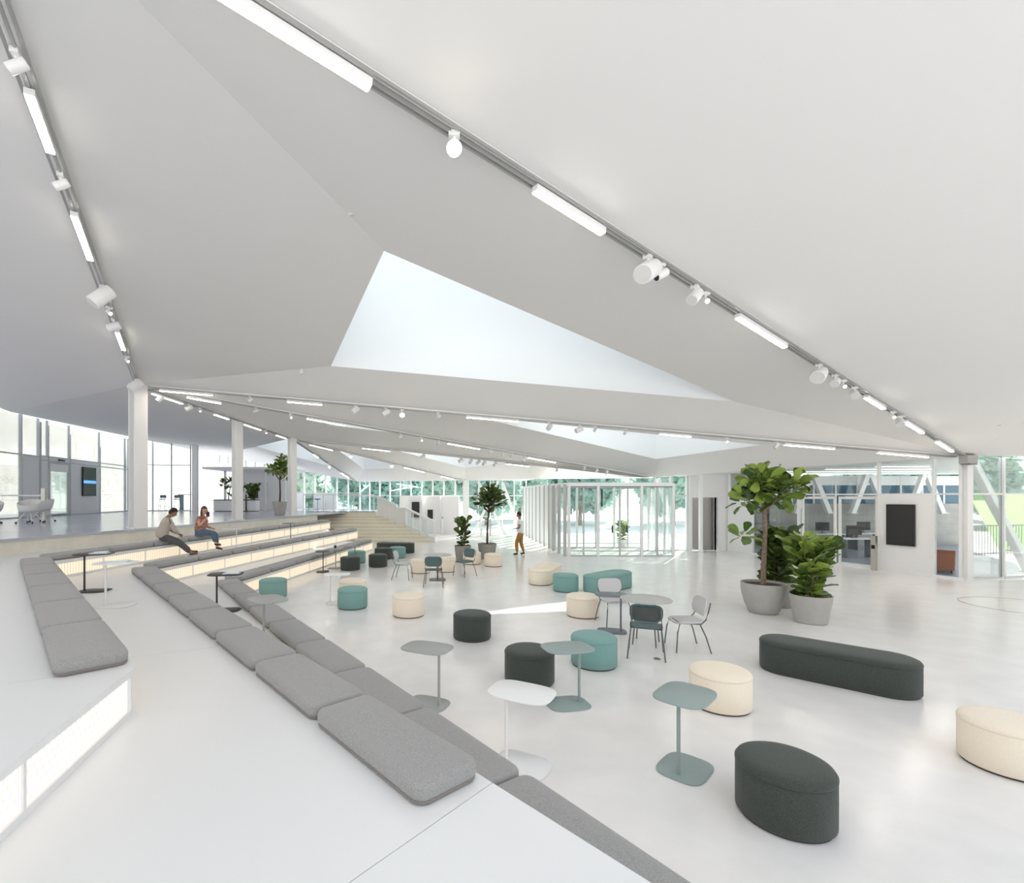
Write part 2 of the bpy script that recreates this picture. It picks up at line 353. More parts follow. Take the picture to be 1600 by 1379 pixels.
# ---- tiered seating
N1, K1, B1 = (2.3, 0.9), (-4.94, 11.41), (-3.35, 21.77)
N2, K2, B2 = (2.22, 0.5), (-6.63, 10.96), (-4.34, 23.46)
T3, K3, B3 = (-2.366, 3.673), (-7.86, 9.61), (-5.98, 24.7)
def inn(p, n, d): return (p[0]+n[0]*d, p[1]+n[1]*d)
nA = (-0.75, -0.66); nB = (-0.985, 0.17); nC = (-0.985, -0.17)
def tier(name, outer, inner, z0, z1, label, segs):
    t = thing(name, (outer[0][0], outer[0][1], z0), 0, label, 'seating tier', 'tiers of the white seating steps')
    ox, oy = outer[0]
    L = lambda p: (p[0]-ox, p[1]-oy)
    for i in range(len(outer)-1):
        a, b, c, d = [Vector(L(p)) for p in (outer[i], outer[i+1], inner[i+1], inner[i])]
        cc = (a+b+c+d)/4; q = [p+(cc-p).normalized()*0.004 for p in (a, b, c, d)]
        MB().prism([tuple(p) for p in q], z1-z0-0.05, z1-z0).build('tread', 'step_white', t)
    body = MB(); 
    for i in range(len(outer)-1):
        a, b, c, d = outer[i], outer[i+1], inner[i+1], inner[i]
        a2 = lerp(a, d, 0.10/max(0.2, math.dist(a, d))); b2 = lerp(b, c, 0.10/max(0.2, math.dist(b, c)))
        body.prism([L(a2), L(b2), L(c), L(d)], 0, z1-z0-0.05)
    body.build('core', 'step_side', t)
    for (p, q, n, m) in segs:      # backlit riser panels
        D = math.dist(p, q); k = max(1, round(D/1.25)); ang = math.atan2(q[1]-p[1], q[0]-p[0])
        for i in range(k):
            a = inn(lerp(p, q, i/k), n, 0.06); w = D/k
            pn = MB().box(0.012, w-0.012, -0.012, 0.012, 0.05, z1-z0-0.075).build('light_panel', m, t, loc=(a[0]-ox, a[1]-oy, 0), rot=ang)
        a = inn(p, n, 0.05)
        MB().box(0, D, -0.014, 0.014, 0.0, 0.045).build('panel_rail', 'step_white', t, loc=(a[0]-ox, a[1]-oy, 0), rot=ang)
        MB().box(0, D, -0.014, 0.014, z1-z0-0.075, z1-z0-0.05).build('panel_rail', 'step_white', t, loc=(a[0]-ox, a[1]-oy, 0), rot=ang)
        for i in range(k+1):
            a = inn(lerp(p, q, i/k), n, 0.048)
            MB().box(-0.012, 0.012, -0.012, 0.012, 0.045, z1-z0-0.075).build('panel_post', 'step_white', t, loc=(a[0]-ox, a[1]-oy, 0), rot=ang)
    return t
def on(a, b, *ts): return [lerp(a, b, t) for t in ts]
o1 = on(N1, K1, 0, .25, .5, .75, 1) + on(K1, B1, .25, .5, .75, 1)
i1 = [inn(p, nA, .5) for p in on(N2, K2, 0, .25, .5, .75)] + [inn(K2, nA, .35)] + [inn(p, nB, .5) for p in on(K2, B2, .25, .5, .75)] + [(-4.95, 21.9)]
tier('seating_tier', o1, i1, 0.0, Z1, 'lowest white seating tier, nearest the lobby floor', [(N1, K1, nA, 'riser_light'), (K1, B1, nB, 'riser_light')])
J2 = (0.26, 2.81)
o2 = [(3.2, -0.66), J2] + on(J2, K2, .34, .67, 1) + on(K2, B2, .25, .5, .75, 1)
i2 = [(-2.2, -2.5), (-2.35, 0.03)] + [inn(p, nA, .5) for p in on(T3, K3, .22, .62)] + [inn(K3, nA, .35)] + [inn(p, nB, .5) for p in on(K3, B3, .25, .5, .75)] + [(-6.3, 23.7)]
tier('seating_tier', o2, i2, Z1, Z2, 'wide middle white seating tier between two rows of grey cushions', [(J2, K2, nA, 'riser_light'), (K2, B2, nB, 'riser_light')])
o3 = [(-1.25, -2.2), T3] + on(T3, K3, .34, .67, 1) + on(K3, B3, .25, .5, .75, 1)
i3 = [(-4.8, -2.2), (-4.95, 2.4)] + [(-6.9, 4.2), (-8.8, 6.3), (-10.4, 8.1)] + [inn(p, nB, .4) for p in on((-10.1, 8.0), (-6.7, 25.3), .25, .5, .75)] + [(-7.1, 24.9)]
tier('seating_tier', o3, i3, Z2, Z3, 'highest white seating tier against the gallery wall', [((-1.25, -2.2), T3, nC, 'riser_light_near'), (T3, K3, nA, 'riser_light'), (K3, B3, nB, 'riser_light')])

# ---- stairs behind the tiers, with landing
st = thing('staircase', (-3.0, 25.3, 0), 0, 'pale plywood stairs climbing beside the tiered seats', 'stairs')
nr = 9
sy = [25.3+0.32*i+(0.7 if i >= 5 else 0) for i in range(nr)]
sx = [-0.75-0.40*i-(0.25 if i >= 5 else 0) for i in range(nr)]
for i in range(nr):
    z0, z1 = i*ZU/nr, (i+1)*ZU/nr
    left = -4.9-0.42*i
    y1 = sy[i+1]+0.05 if i < nr-1 else 29.4
    MB().prism([(left+3, sy[i]-25.3), (sx[i]+3, sy[i]-25.3), (sx[min(i+1, nr-1)]+3, y1-25.3), (left+3-0.42, y1-25.3)], 0 if i == 0 else z0-0.02, z1-0.04).build('step', 'stair_ply', st)
    MB().box(left+3, sx[i]+3, sy[i]-25.3-0.02, sy[i]-25.3+0.06, z1-0.04, z1).build('nosing', 'step_white', st)
    MB().prism([(left+3, sy[i]-25.3+.06), (sx[i]+3, sy[i]-25.3+.06), (sx[min(i+1, nr-1)]+3, y1-25.3), (left+3-0.42, y1-25.3)], z1-0.04, z1).build('tread', 'stair_ply', st)
# stringer wall and handrail
hr = thing('stair_handrail', (sx[0], sy[0], 0), 0, 'white stair handrail with slim posts and pale infill panels', 'handrail')
pts = [(sx[i]-sx[0]+0.05, sy[i]-sy[0], (i+1)*ZU/nr) for i in range(nr)]
path = [pts[0], pts[4], (pts[5][0]+0.05, pts[5][1]-0.1, pts[4][2]), pts[5], pts[8]]
rail = MB()
for a, b in zip(path[:-1], path[1:]):
    MB().bar((a[0], a[1], a[2]+0.92), (b[0], b[1], b[2]+0.92), 0.09, 0.10).build('rail', 'white_metal', hr)
    MB().slab([(a[0], a[1], a[2]+0.02), (b[0], b[1], b[2]+0.02), (b[0], b[1], b[2]+0.88), (a[0], a[1], a[2]+0.88)], 0.02, (0.6, 0.8, 0)).build('infill_panel', 'frame_white' if b is not pts[4] else 'glass', hr)
    MB().slab([(a[0], a[1], -0.0), (b[0], b[1], -0.0), (b[0], b[1], b[2]+0.05), (a[0], a[1], a[2]+0.05)], 0.05, (0.6, 0.8, 0)).build('stringer', 'white_metal', hr)
for i in range(nr):
    p = pts[i]; MB().bar((p[0], p[1], 0 if i == 0 else p[2]-0.1), (p[0], p[1], p[2]+0.9), 0.05, 0.05).build('post', 'white_metal', hr)

# ---- glazed walls
def glazed(name, p0, p1, zb, zt0, zt1, div, transoms, label, gl='glass', fm='frame_white', mw=0.06, skip=(), solid=(), cat='window', smat='wall_white', head=True):
    """div: fractions of mullions; transoms: heights above zb; solid: (column, row) cells filled with a panel; skip: cells left open"""
    t, L = wallframe(name, p0, p1, zb, label=label, cat=cat, kind='structure')
    H = lambda x: (zt0+(zt1-zt0)*x/L)-zb
    xs = [f*L for f in div]
    for x in xs: MB().box(x-mw/2, x+mw/2, -0.06, 0.06, 0, H(x)).build('mullion', fm, t)
    for i in range(len(xs)-1):
        a, b = xs[i]+mw/2, xs[i+1]-mw/2
        hs = [0.0]+list(transoms)
        for j, z in enumerate(hs):
            MB().box(a, b, -0.05, 0.05, z, z+mw*0.8).build('transom', fm, t)
            if (i, j) in skip: continue
            za = z+mw*0.8
            if j+1 < len(hs): tz = [hs[j+1]]*2
            else: tz = [H(a), H(b)]
            if min(tz) < za+0.05: continue
            q = [(a, 0, za), (b, 0, za), (b, 0, tz[1]), (a, 0, tz[0])]
            if (i, j) in solid: MB().slab([(x, -0.04, z_) for x, y_, z_ in q], 0.08, (0, 1, 0)).build('panel', smat, t)
            else: MB().slab([(x, -0.008, z_) for x, y_, z_ in q], 0.016, (0, 1, 0)).build('pane', gl, t)
    return t, L
def brace(p, q, w, label):
    t = thing('diagonal_brace', p, 0, label, 'brace', 'white diagonal steel braces')
    d = Vector(q)-Vector(p); MB().bar((0, 0, 0), tuple(d), w, w).build('beam', 'white_metal', t)
    MB().box(-w*.8, w*.8, -w*.8, w*.8, 0.0, 0.03).build('foot_plate', 'white_metal', t)
    return t
# far facade left of the vestibule
glazed('window_10', (1.2, 31.0), (5.0, 31.0), 0, 3.45, 3.43, [0, .2, .4, .6, .8, 1], [1.1, 2.42], 'tall white framed glass facade behind the walking man', 'glass_green')
brace((1.6, 30.7, 0), (3.2, 30.7, 3.4), 0.16, 'white diagonal brace rising right behind the potted fig trees')
brace((3.6, 30.45, 0.0), (1.9, 30.45, 3.35), 0.16, 'white diagonal brace leaning left behind the potted fig trees')
brace((4.6, 30.2, 0.0), (3.4, 30.2, 3.25), 0.18, 'white diagonal brace beside the walking man')
# far facade between stairs and column, upper band of glass above white rooms
glazed('window_11', (-6.2, 34.0), (1.2, 31.2), 0, 3.45, 3.43, [0, .1, .2, .3, .4, .5, .6, .7, .8, .9, 1], [2.42], 'band of green tinted glass above the white panels at the far end', 'glass_green',
       solid=[(4, 0), (5, 0), (6, 0), (7, 0), (8, 0)])
# gallery end wall
glazed('window_12', (-18.9, 40.0), (-6.2, 34.0), ZU, 5.8, 3.45, [i/14 for i in range(15)], [1.15], 'white framed glass wall at the far end of the gallery', 'glass', solid=[(7, 0), (8, 0), (10, 0), (11, 0)], smat='wall_white')
# left gallery facade
glazed('window_13', (-17.3, 15.0), (-18.45, 21.8), ZU, 5.9, 5.92, [0, .3, .6, .833, 1], [2.7], 'tall glass facade beside the white shell chairs', 'glass', 'frame_grey', solid=[(3, 0)], smat='wall_grey')
gw, gl_ = glazed('window_14', (-18.45, 21.8), (-19.75, 29.9), ZU, 5.92, 5.95, [0.01, .075, .275, .605, .95, 1], [2.55, 2.75], 'gallery facade with grey wall panels and a glass door', 'glass', 'frame_grey',
       solid=[(0, 0), (2, 0), (0, 1), (1, 1), (2, 1)], smat='wall_grey')
glazed('window_15', (-19.75, 30.4), (-16.6, 31.2), ZU, 5.95, 5.9, [0, .33, .66, 1], [2.9], 'glass double door wall in front of the bar stools', 'glass_green', 'frame_grey')
column((-16.3, 31.2, 5.85), ZU, 0.3, 0.3, 'white column between the glass doors and the gallery kiosk')
# right glass wall of the office
RW0, RW1 = (14.85, 14.0), (12.35, 21.25)
rl = math.dist(RW0, RW1)
glazed('window_16', RW0, RW1, 0, 3.57, 3.42, [0, .08, .265, .605, .855, 1.0], [2.45], 'white framed glass office wall with double door', 'glass', 'frame_white',
       skip=[(2, 0)], solid=[(1, 0), (4, 0)])
dr = wallframe('door_2', lerp(RW0, RW1, .268), lerp(RW0, RW1, .602), 0.0, label='white framed glass double door of the office', cat='door', kind='structure')[0]
DW = rl*.334
for i in (0, 1):
    a, b = 0.06+i*DW/2, (i+1)*DW/2-0.03
    MB().box(a, a+.07, -0.12, -0.065, 0.02, 2.4).build('stile', 'frame_white', dr); MB().box(b-.07, b, -0.12, -0.065, 0.02, 2.4).build('stile', 'frame_white', dr)
    MB().box(a+.07, b-.07, -0.12, -0.065, 2.31, 2.4).build('rail', 'frame_white', dr); MB().box(a+.07, b-.07, -0.12, -0.065, 0.02, 0.1).build('rail', 'frame_white', dr)
    MB().box(a+.07, b-.07, -0.1, -0.085, 0.1, 2.31).build('pane', 'glass', dr)
    x = b-.035 if i == 0 else a+.035
    MB().bar((x, -0.16, 0.95), (x, -0.16, 1.25), 0.025, 0.025).build('handle', 'steel', dr)
# facade right of the corner column
glazed('window_17', (15.05, 13.95), (26, 16.0), 0, 3.55, 3.5, [0, .108, .216, .4, .6, .8, 1], [2.45], 'glass facade onto the green lawn at the corner column', 'glass_green')
brace((18.4, 15.3, 0), (15.75, 14.55, 3.45), 0.2, 'white diagonal brace inside the glass facade onto the lawn')
# lift wall
lw_ = thing('wall_lift', (9.9, 21.4, 0), 0, 'white wall with the recessed lift doors', 'wall', kind='structure')
MB().box(0.75, 0.88, -0.05, 0.25, 0, 3.5).build('pier', 'wall_white', lw_)
MB().box(2.02, 2.45, -0.05, 0.25, 0, 3.5).build('pier', 'wall_white', lw_)
MB().box(0.88, 2.02, -0.05, 0.25, 2.36, 3.5).build('lintel', 'wall_white', lw_)
ld = thing('door_3', (10.78, 21.72, 0), 0, 'brushed steel lift doors set back in the white wall', 'lift door', kind='structure')
for i in range(2): MB().box(i*0.575, i*0.575+0.563, 0, 0.04, 0.0, 2.36).build('leaf', 'lift_steel', ld)
MB().box(-0.02, 0.0, -0.22, 0.0, 0, 2.36).build('jamb', 'frame_grey', ld); MB().box(1.14, 1.16, -0.22, 0.0, 0, 2.36).build('jamb', 'frame_grey', ld)
glazed('window_18', (9.25, 21.6), (10.6, 21.5), 0, 3.3, 3.35, [0, .5, 1], [2.42], 'narrow glass strip between vestibule and lift wall', 'glass_green')
brace((10.5, 21.9, 0), (9.5, 21.9, 3.2), 0.16, 'white diagonal brace beside the lift wall')
bb = MB().prism([(14.83, 13.9), (12.33, 21.2), (12.29, 21.18), (14.79, 13.88)], 0, 0.06).build('baseboard_right', 'wall_white'); tag(bb, 'white baseboard along the office wall', 'baseboard', kind='structure')

# ---- office beyond the right wall
of = MB().prism([(14.95, 14.0), (25.5, 23.9), (12.4, 23.9), (12.4, 21.3)], -0.2, 0.004).build('floor_office', 'office_floor'); tag(of, 'blue grey office floor behind the glass', 'floor', kind='structure')
oc = MB().slab([(15.0, 14.1, 3.6), (12.4, 21.6, 3.5), (12.4, 24, 3.5), (25.5, 24, 3.5)], 0.1).build('ceiling_office', 'ceiling_white'); tag(oc, 'white office ceiling behind the glass', 'ceiling', kind='structure')
ow = MB().box(12.4, 15.6, 23.4, 23.6, 0, 3.5).build('wall_office', 'concrete_wall'); tag(ow, 'bare concrete wall inside the office', 'wall', kind='structure')
ob, obl = wallframe('window_19', (15.6, 23.5), (25.4, 23.8), 0, label='dark blue windows at the back of the office', cat='window', kind='structure')
MB().box(0, obl, -0.1, 0.1, 0, 2.05).build('panel', 'concrete_wall', ob)
for i in range(9):
    a = i*obl/9; MB().box(a+.04, a+obl/9-.04, -0.02, 0.02, 2.05, 2.95).build('pane', 'blue_glass', ob); MB().box(a-.04, a+.04, -0.06, 0.06, 2.05, 3.4).build('mullion', 'frame_white', ob)
MB().box(0, obl, -0.05, 0.05, 2.95, 3.4).build('head', 'frame_white', ob)
for i, x in enumerate((16.6, 19.3, 22.0)):
    brace((x, 23.1, 1.6), (x+0.7, 23.1, 3.45), 0.2, 'white diagonal brace against the dark blue office windows')
    brace((x+1.6, 23.1, 1.6), (x+0.85, 23.1, 3.45), 0.2, 'white diagonal brace against the dark blue office windows')
for i, (y, x0, x1) in enumerate(((16.5, 14.6, 16.4), (18.2, 14.2, 18.2), (19.9, 13.6, 19.8), (21.6, 13.2, 21.5))):
    t = thing('office_light', ((x0+x1)/2, y, 3.42), 0, 'thin white strip light on the office ceiling', 'strip light', 'strip lights on the office ceiling')
    w = (x1-x0)/2; MB().box(-w, w, -0.04, 0.04, 0, 0.06).build('housing', 'white_metal', t); MB().box(-w, w, -0.035, 0.035, -0.012, 0).build('diffuser', 'office_tube', t)
# ---- glass vestibule in front of the entrance
vs_ = thing('entrance_vestibule', (4.85, 19.4, 0), 0, 'glass entrance vestibule with white frame and swing doors', 'vestibule')
VX = [0, 1.17, 2.91, 4.18]; VD = 3.2; VH = 2.93
for y in (0, VD):
    for x in VX: MB().box(x-.05, x+.05, y-.05, y+.05, 0, VH-.12).build('post', 'frame_white', vs_)
    MB().box(-.05, 4.23, y-.06, y+.06, VH-.12, VH).build('head_beam', 'frame_white', vs_)
    MB().box(-.05, 4.23, y-.045, y+.045, VH-.16, VH-.12).build('head_seal', 'frame_dark', vs_)
    MB().box(.05, 4.13, y-.03, y+.03, 0, .05).build('sill', 'frame_grey', vs_)
    for a, b in zip(VX[:-1], VX[1:]):
        mid = (a+b)/2; MB().box(mid-.03, mid+.03, y-.03, y+.03, .05, VH-.16).build('door_stile', 'frame_grey', vs_)
        MB().box(a+.05, mid-.03, y-.006, y+.006, .05, VH-.16).build('pane', 'glass_green', vs_); MB().box(mid+.03, b-.05, y-.006, y+.006, .05, VH-.16).build('pane', 'glass_green', vs_)
        MB().box(a+.05, b-.05, y-.02, y+.02, .2, .24).build('door_rail', 'frame_grey', vs_)
for x in (0, 4.18):
    MB().box(x-.05, x+.05, 0.05, VD-.05, VH-.12, VH).build('side_beam', 'frame_white', vs_)
    for k in range(1, 4):
        MB().box(x-.035, x+.035, k*VD/4-.04, k*VD/4+.04, 0, VH-.12).build('side_post', 'frame_white', vs_)
    for k in range(4):
        MB().box(x-.006, x+.006, k*VD/4+.045, (k+1)*VD/4-.045, .05, VH-.12).build('pane', 'glass_green', vs_)
MB().box(-.04, 4.22, .06, VD-.06, VH-.03, VH+.03).build('roof', 'frame_white', vs_)
for x, y in ((1.72, -.06), (2.3, -.06)): MB().bar((x, y, .95), (x, y, 1.25), .05, .05).build('door_handle', 'black_metal', vs_)
MB().box(1.3, 1.34, -.05, .05, 2.0, 2.7).build('door_closer', 'black_metal', vs_)
for x in (1.9, 2.2, 2.6, 3.3): MB().box(x-.06, x+.06, VD-.08, VD-.04, 1.45, 1.48).build('door_pull', 'black_metal', vs_)
fw, fl_ = wallframe('window_20', (4.85, 22.7), (4.85, 30.9), 0, label='row of deep white framed glass fins running back from the vestibule', cat='window', kind='structure')
for i in range(8):
    x = i*fl_/7.5
    MB().box(x-.05, x+.05, -.1, .1, 0, 2.93).build('fin', 'frame_white', fw); MB().box(x-.03, x+.03, .1, .16, 0, 2.93).build('fin_edge', 'frame_grey', fw)
    if i < 7: MB().box(x+.05, x+fl_/7.5-.05, -.008, .008, .04, 2.9).build('pane', 'glass_green', fw)
MB().box(0, fl_, -.18, .18, 2.93, 3.0).build('head', 'frame_white', fw)
for i in range(3):
    MB().box(-3.2+i*1.07, -3.2+i*1.07+.03, .07, .2, 0, 2.9).build('fin', 'frame_grey', fw)

# ---- light tracks and lamps
def along(o, a, b):
    o.rotation_euler = (Vector(b)-Vector(a)).to_track_quat('X', 'Z').to_euler(); return o
def track(a, b, name, double=True):
    t = thing('light_track', a, 0, name, 'light track', 'grey light tracks on the ceiling folds'); along(t, a, b); L = math.dist(a, b)
    MB().box(0.35, L-.35, -.035, .035, -.05, 0.0).build('channel', 'white_metal', t)
    for y in (-.06, 0.0, .06) if double else (0.0,):
        MB().box(0.35, L-.35, y-.011, y+.011, -.075, -.045).build('rail', 'alu', t)
    return t
def linear(a, b, t0, t1, label):
    p, q = Vector(lerp(a, b, t0)), Vector(lerp(a, b, t1)); m = (p+q)/2; L = (q-p).length/2
    t = thing('linear_light', tuple(m-Vector((0, 0, .08))), 0, label, 'linear light', 'white linear lights on the tracks'); along(t, p, q)
    MB().box(-L, L, -.04, .04, -.06, .0).build('housing', 'white_metal', t); MB().box(-L+.01, L-.01, -.035, .035, -.07, -.06).build('diffuser', 'diffuser', t)
def spot(a, b, t, kind, label, az=0.0, tilt=0.6):
    p = Vector(lerp(a, b, t))
    o = thing('spotlight', tuple(p-Vector((0, 0, .075))), az, label, 'spotlight', 'white spotlights on the tracks')
    R, L = {'big': (.115, .36), 'mid': (.075, .22), 'small': (.045, .14), 'lit': (.034, .12), 'dark': (.055, .15), 'star': (.07, .14), 'tiny': (.05, .2)}[kind]
    MB().box(-.05, .05, -.03, .03, -.03, .02).build('adapter', 'white_metal', o)
    MB().tube([(0, 0, -.02), (0, 0, -.06-R)], .014, 8).build('stem', 'white_metal', o)
    hd = MB().lathe([(R*.8, -L/2-.01), (R*.97, -L/2), (R, -L/2+.02), (R, L/2-.012), (R*.94, L/2), (R*.9, L/2)], 24).build('lamp_head', 'white_metal', o, smooth=40, loc=(0, 0, -.06-R), rot=(PI-tilt, 0, 0))
    MB().lathe([(R*.88, L/2), (R*.88, L/2+.006)], 20).build('lens', {'big': 'lamp_off', 'mid': 'lamp_off', 'small': 'lamp_off', 'tiny': 'lamp_off', 'lit': 'lamp_soft', 'dark': 'lamp_black', 'star': 'lamp_warm'}[kind], hd)
    return o
T12, T13 = 'long grey light track crossing the ceiling towards the corner column', 'grey light track running to the tall column at the gallery edge'
TR = [(V0, C1, T13, [(.147, .206), (.295, .384), (.623, .713)], [(.12, 'small'), (.241, 'small'), (.463, 'big'), (.532, 'lit'), (.581, 'mid'), (.766, 'lit'), (.929, 'big')]),
 (V0, CR, T12, [(.05, .119), (.203, .252), (.39, .461), (.627, .676), (.741, .804), (.86, .928)], [(.157, 'star'), (.29, 'big'), (.303, 'dark'), (.338, 'mid'), (.35, 'lit'), (.522, 'big'), (.555, 'mid'), (.573, 'lit'), (.599, 'mid'), (.703, 'lit'), (.725, 'mid')]),
 (C1, CR, 'grey light track between the tall column and the corner column', [(.027, .091), (.182, .224), (.399, .462), (.632, .67), (.782, .842), (.894, .954)], [(.136, 'small'), (.264, 'mid'), (.301, 'mid'), (.321, 'star'), (.365, 'small'), (.499, 'mid'), (.535, 'mid'), (.554, 'small'), (.591, 'small'), (.712, 'lit'), (.772, 'tiny')]),
 (C1, CD, 'grey light track from the tall column to the vestibule', [(.064, .112), (.241, .305), (.495, .562), (.669, .735)], [(.162, 'small'), (.215, 'lit'), (.403, 'small'), (.443, 'lit'), (.476, 'small'), (.584, 'small'), (.611, 'small'), (.632, 'small'), (.66, 'mid'), (.807, 'small'), (.839, 'small'), (.866, 'small')]),
 (C3, CD, 'grey light track from the potted gallery tree to the vestibule', [(.21, .29), (.612, .676)], [(.383, 'mid'), (.489, 'mid'), (.516, 'mid'), (.537, 'mid'), (.554, 'mid'), (.584, 'mid'), (.749, 'small')]),
 (C3, F1, 'grey light track above the stairs', [(.08, .191), (.586, .711), (.826, .916)], [(.282, 'star'), (.509, 'star')]),
 (C3, F2, 'grey light track above the gallery end', [(.261, .322), (.686, .83)], [(.493, 'star')]),
 (C1, C3, 'grey light track along the row of gallery columns', [(.057, .194), (.369, .458), (.571, .697), (.84, .935)], [(.09, 'mid'), (.226, 'mid'), (.284, 'lit'), (.741, 'lit')])]
HINT = ['on the tall column track', 'on the long diagonal track', 'on the corner column track', 'on the vestibule track', 'on the gallery tree track', 'on the stair track', 'on the gallery end track', 'on the gallery column track']
FROM = ['the tall column', 'the corner column', 'the corner column', 'the vestibule', 'the vestibule', 'the far facade', 'the far facade', 'the potted gallery tree']
ORD = ['first', 'second', 'third', 'fourth', 'fifth', 'sixth', 'seventh', 'eighth', 'ninth', 'tenth', 'eleventh', 'twelfth']
KN = {'big': 'large white cylinder spotlight', 'mid': 'white cylinder spotlight', 'small': 'small white spotlight', 'tiny': 'slim white spotlight', 'lit': 'glowing spotlight', 'dark': 'black-lensed spotlight', 'star': 'dazzling warm spotlight'}
rs = random.Random(3)
for k, (a, b, nm, Ls, Ss) in enumerate(TR):
    track(a, b, nm)
    for i, (t0, t1) in enumerate(Ls): linear(a, b, t0, t1, '%s white linear light from %s %s' % (ORD[len(Ls)-1-i], FROM[k], HINT[k]))
    for i, (t, kd) in enumerate(Ss):
        p = lerp(a, b, t); az = -1.0+rs.uniform(-.5, .5); tl = rs.uniform(.7, 1.2)
        if kd in ('star', 'lit'): az = math.atan2(-p[0], p[1])+rs.uniform(-.1, .1)+(.0 if kd == 'star' else .5); tl = .95
        spot(a, b, t, kd, '%s, %s lamp from %s %s' % (KN[kd], ORD[len(Ss)-1-i], FROM[k], HINT[k]), az=az, tilt=tl)
for (x, y, z) in ((-1.25, 6.3, 6.12), (-3.9, 12.9, 5.72), (13.0, 11.4, 4.13), (9.5, 20.6, 3.58)):
    d = thing('smoke_detector', (x, y, z), 0, 'small white smoke detector on the ceiling plate', 'smoke detector', 'smoke detectors')
    MB().lathe([(.05, .08), (.06, -.02), (.045, -.05), (.02, -.055)], 16).build('housing', 'white_metal', d, smooth=40); MB().lathe([(.035, -.05), (.03, -.07)], 12).build('sensor', 'lamp_off', d)

# ================================================================== SEAT CUSHIONS
CUSH = {}
def cushion_mesh(L):
    k = round(L, 3)
    if k not in CUSH:
        w, d = L-.028, .46
        top = MB().rings(pad(w, d, .085, [(.008, .03), (.0, .04), (.0, .088), (.008, .106), (.028, .117), (.06, .121), (.14, .123)])).build('cushion', 'felt_grey', smooth=50)
        bot = MB().rings(pad(w, d, .085, [(.022, 0), (.008, .008), (.003, .02), (.006, .03)])).build('cushion_base', 'felt_shadow', smooth=50)
        CUSH[k] = (top.data, bot.data); bpy.data.objects.remove(top); bpy.data.objects.remove(bot)
    return CUSH[k]
def cushion_row(p, q, n, z, s0, lens, label, group):
    D = math.dist(p, q); ang = math.atan2(q[1]-p[1], q[0]-p[0]); s = s0
    for i, L in enumerate(lens):
        c = lerp(p, q, (s+L/2)/D); c = inn(c, n, .255)
        t = thing('seat_cushion', (c[0], c[1], z), ang, label(i, len(lens)), 'cushion', group)
        a, b = cushion_mesh(L); link('felt_pad', a, t); link('underside', b, t); s += L
def lab(row, wing, first=None, last=None):
    def f(i, n):
        if i == 0 and first: return first
        if i == n-1 and last: return last
        return '%s grey felt cushion from the %s of the %s %s row' % (ORD[i], 'bare white tread' if wing == 'diagonal' else 'row corner', row, wing)
    return f
def nrm(p, q):
    d = math.dist(p, q); return ((p[1]-q[1])/d, (q[0]-p[0])/d)
def left_of(p, q):
    n = nrm(p, q); return n
j1 = (0.53, 3.43)
cushion_row((1.30, 2.34), K1, left_of((1.30, 2.34), K1), Z1, 0.0, [1.3]+[1.28]*7+[.72], lab('lowest', 'diagonal', 'grey felt cushion of the lowest row that starts just right of the white tread corner'), 'cushions of the lowest diagonal row')
cushion_row(J2, K2, left_of(J2, K2), Z2, .05, [1.31]*8, lab('middle', 'diagonal', 'large grey felt cushion ending the middle diagonal row beside the bare white tread'), 'cushions of the middle diagonal row')
cushion_row(T3, K3, left_of(T3, K3), Z3, .07, [1.32]*6, lab('highest', 'diagonal', 'grey felt cushion at the tip of the highest tier above the glowing riser'), 'cushions of the highest diagonal row')
for K, B, z, row in ((K1, B1, Z1, 'lowest'), (K2, B2, Z2, 'middle'), (K3, B3, Z3, 'highest')):
    D = math.dist(K, B); n = int((D-.3)/1.32); cushion_row(K, B, left_of(K, B), z, .12, [(D-.2)/n]*n, lab(row, 'straight'), 'cushions of the %s straight row' % row)

# ================================================================== LOBBY FURNITURE
FAB = {'dark': ('fabric_dark', 'dark green'), 'teal': ('fabric_teal', 'teal'), 'cream': ('fabric_cream', 'cream')}
POUF = {}
def pouf(x, y, c, label, L=0.0, rz=0.0, group=None, zipaz=-1.9):
    """round pouf, or a bench with half-round ends when L > 0 (distance between end centres)"""
    t = thing('pouf' if not L else 'bench', (x, y, 0), rz, label, 'pouf' if not L else 'bench', group)
    key = (c, round(L, 2))
    if key not in POUF:
        r = .32; w, d = 2*r+L, 2*r; m = FAB[c][0]
        body = MB().rings(pad(w, d, r, [(.012, .018), (0, .03), (-.001, .2), (0, .355), (.004, .362)], 12)).build('b', m, smooth=60)
        seat = MB().rings(pad(w, d, r, [(.006, .360), (-.003, .366), (-.003, .385), (.012, .408), (.045, .424), (.11, .432), (.2, .436)], 12)).build('s', m, smooth=60)
        plin = MB().rings(pad(w, d, r, [(.02, 0), (.018, .02)], 12)).build('p', 'plinth_dark', smooth=60)
        POUF[key] = (body.data, seat.data, plin.data)
        for o in (body, seat, plin): bpy.data.objects.remove(o)
    b, s, p = POUF[key]
    link('side_cover', b, t); link('seat_pad', s, t); link('plinth', p, t)
    if not L and c == 'dark':
        MB().box(-.006, .006, -.003, .004, 0, .03).build('zip_pull', 'plinth_dark', t, loc=(.322*math.cos(zipaz), .322*math.sin(zipaz), .06), rot=zipaz+PI/2)
    return t
def bench(a, b, c, label):
    m = ((a[0]+b[0])/2, (a[1]+b[1])/2); return pouf(m[0], m[1], c, label, math.dist(a, b), math.atan2(b[1]-a[1], b[0]-a[0]))
G = 'round fabric poufs'
pouf(2.53, 3.64, 'dark', 'large dark green round pouf standing alone beyond the sage side table', zipaz=-2.1)
pouf(3.13, 5.57, 'cream', 'cream round pouf half behind the sage side table top')
pouf(1.06, 6.30, 'dark', 'dark green round pouf behind the white side table')
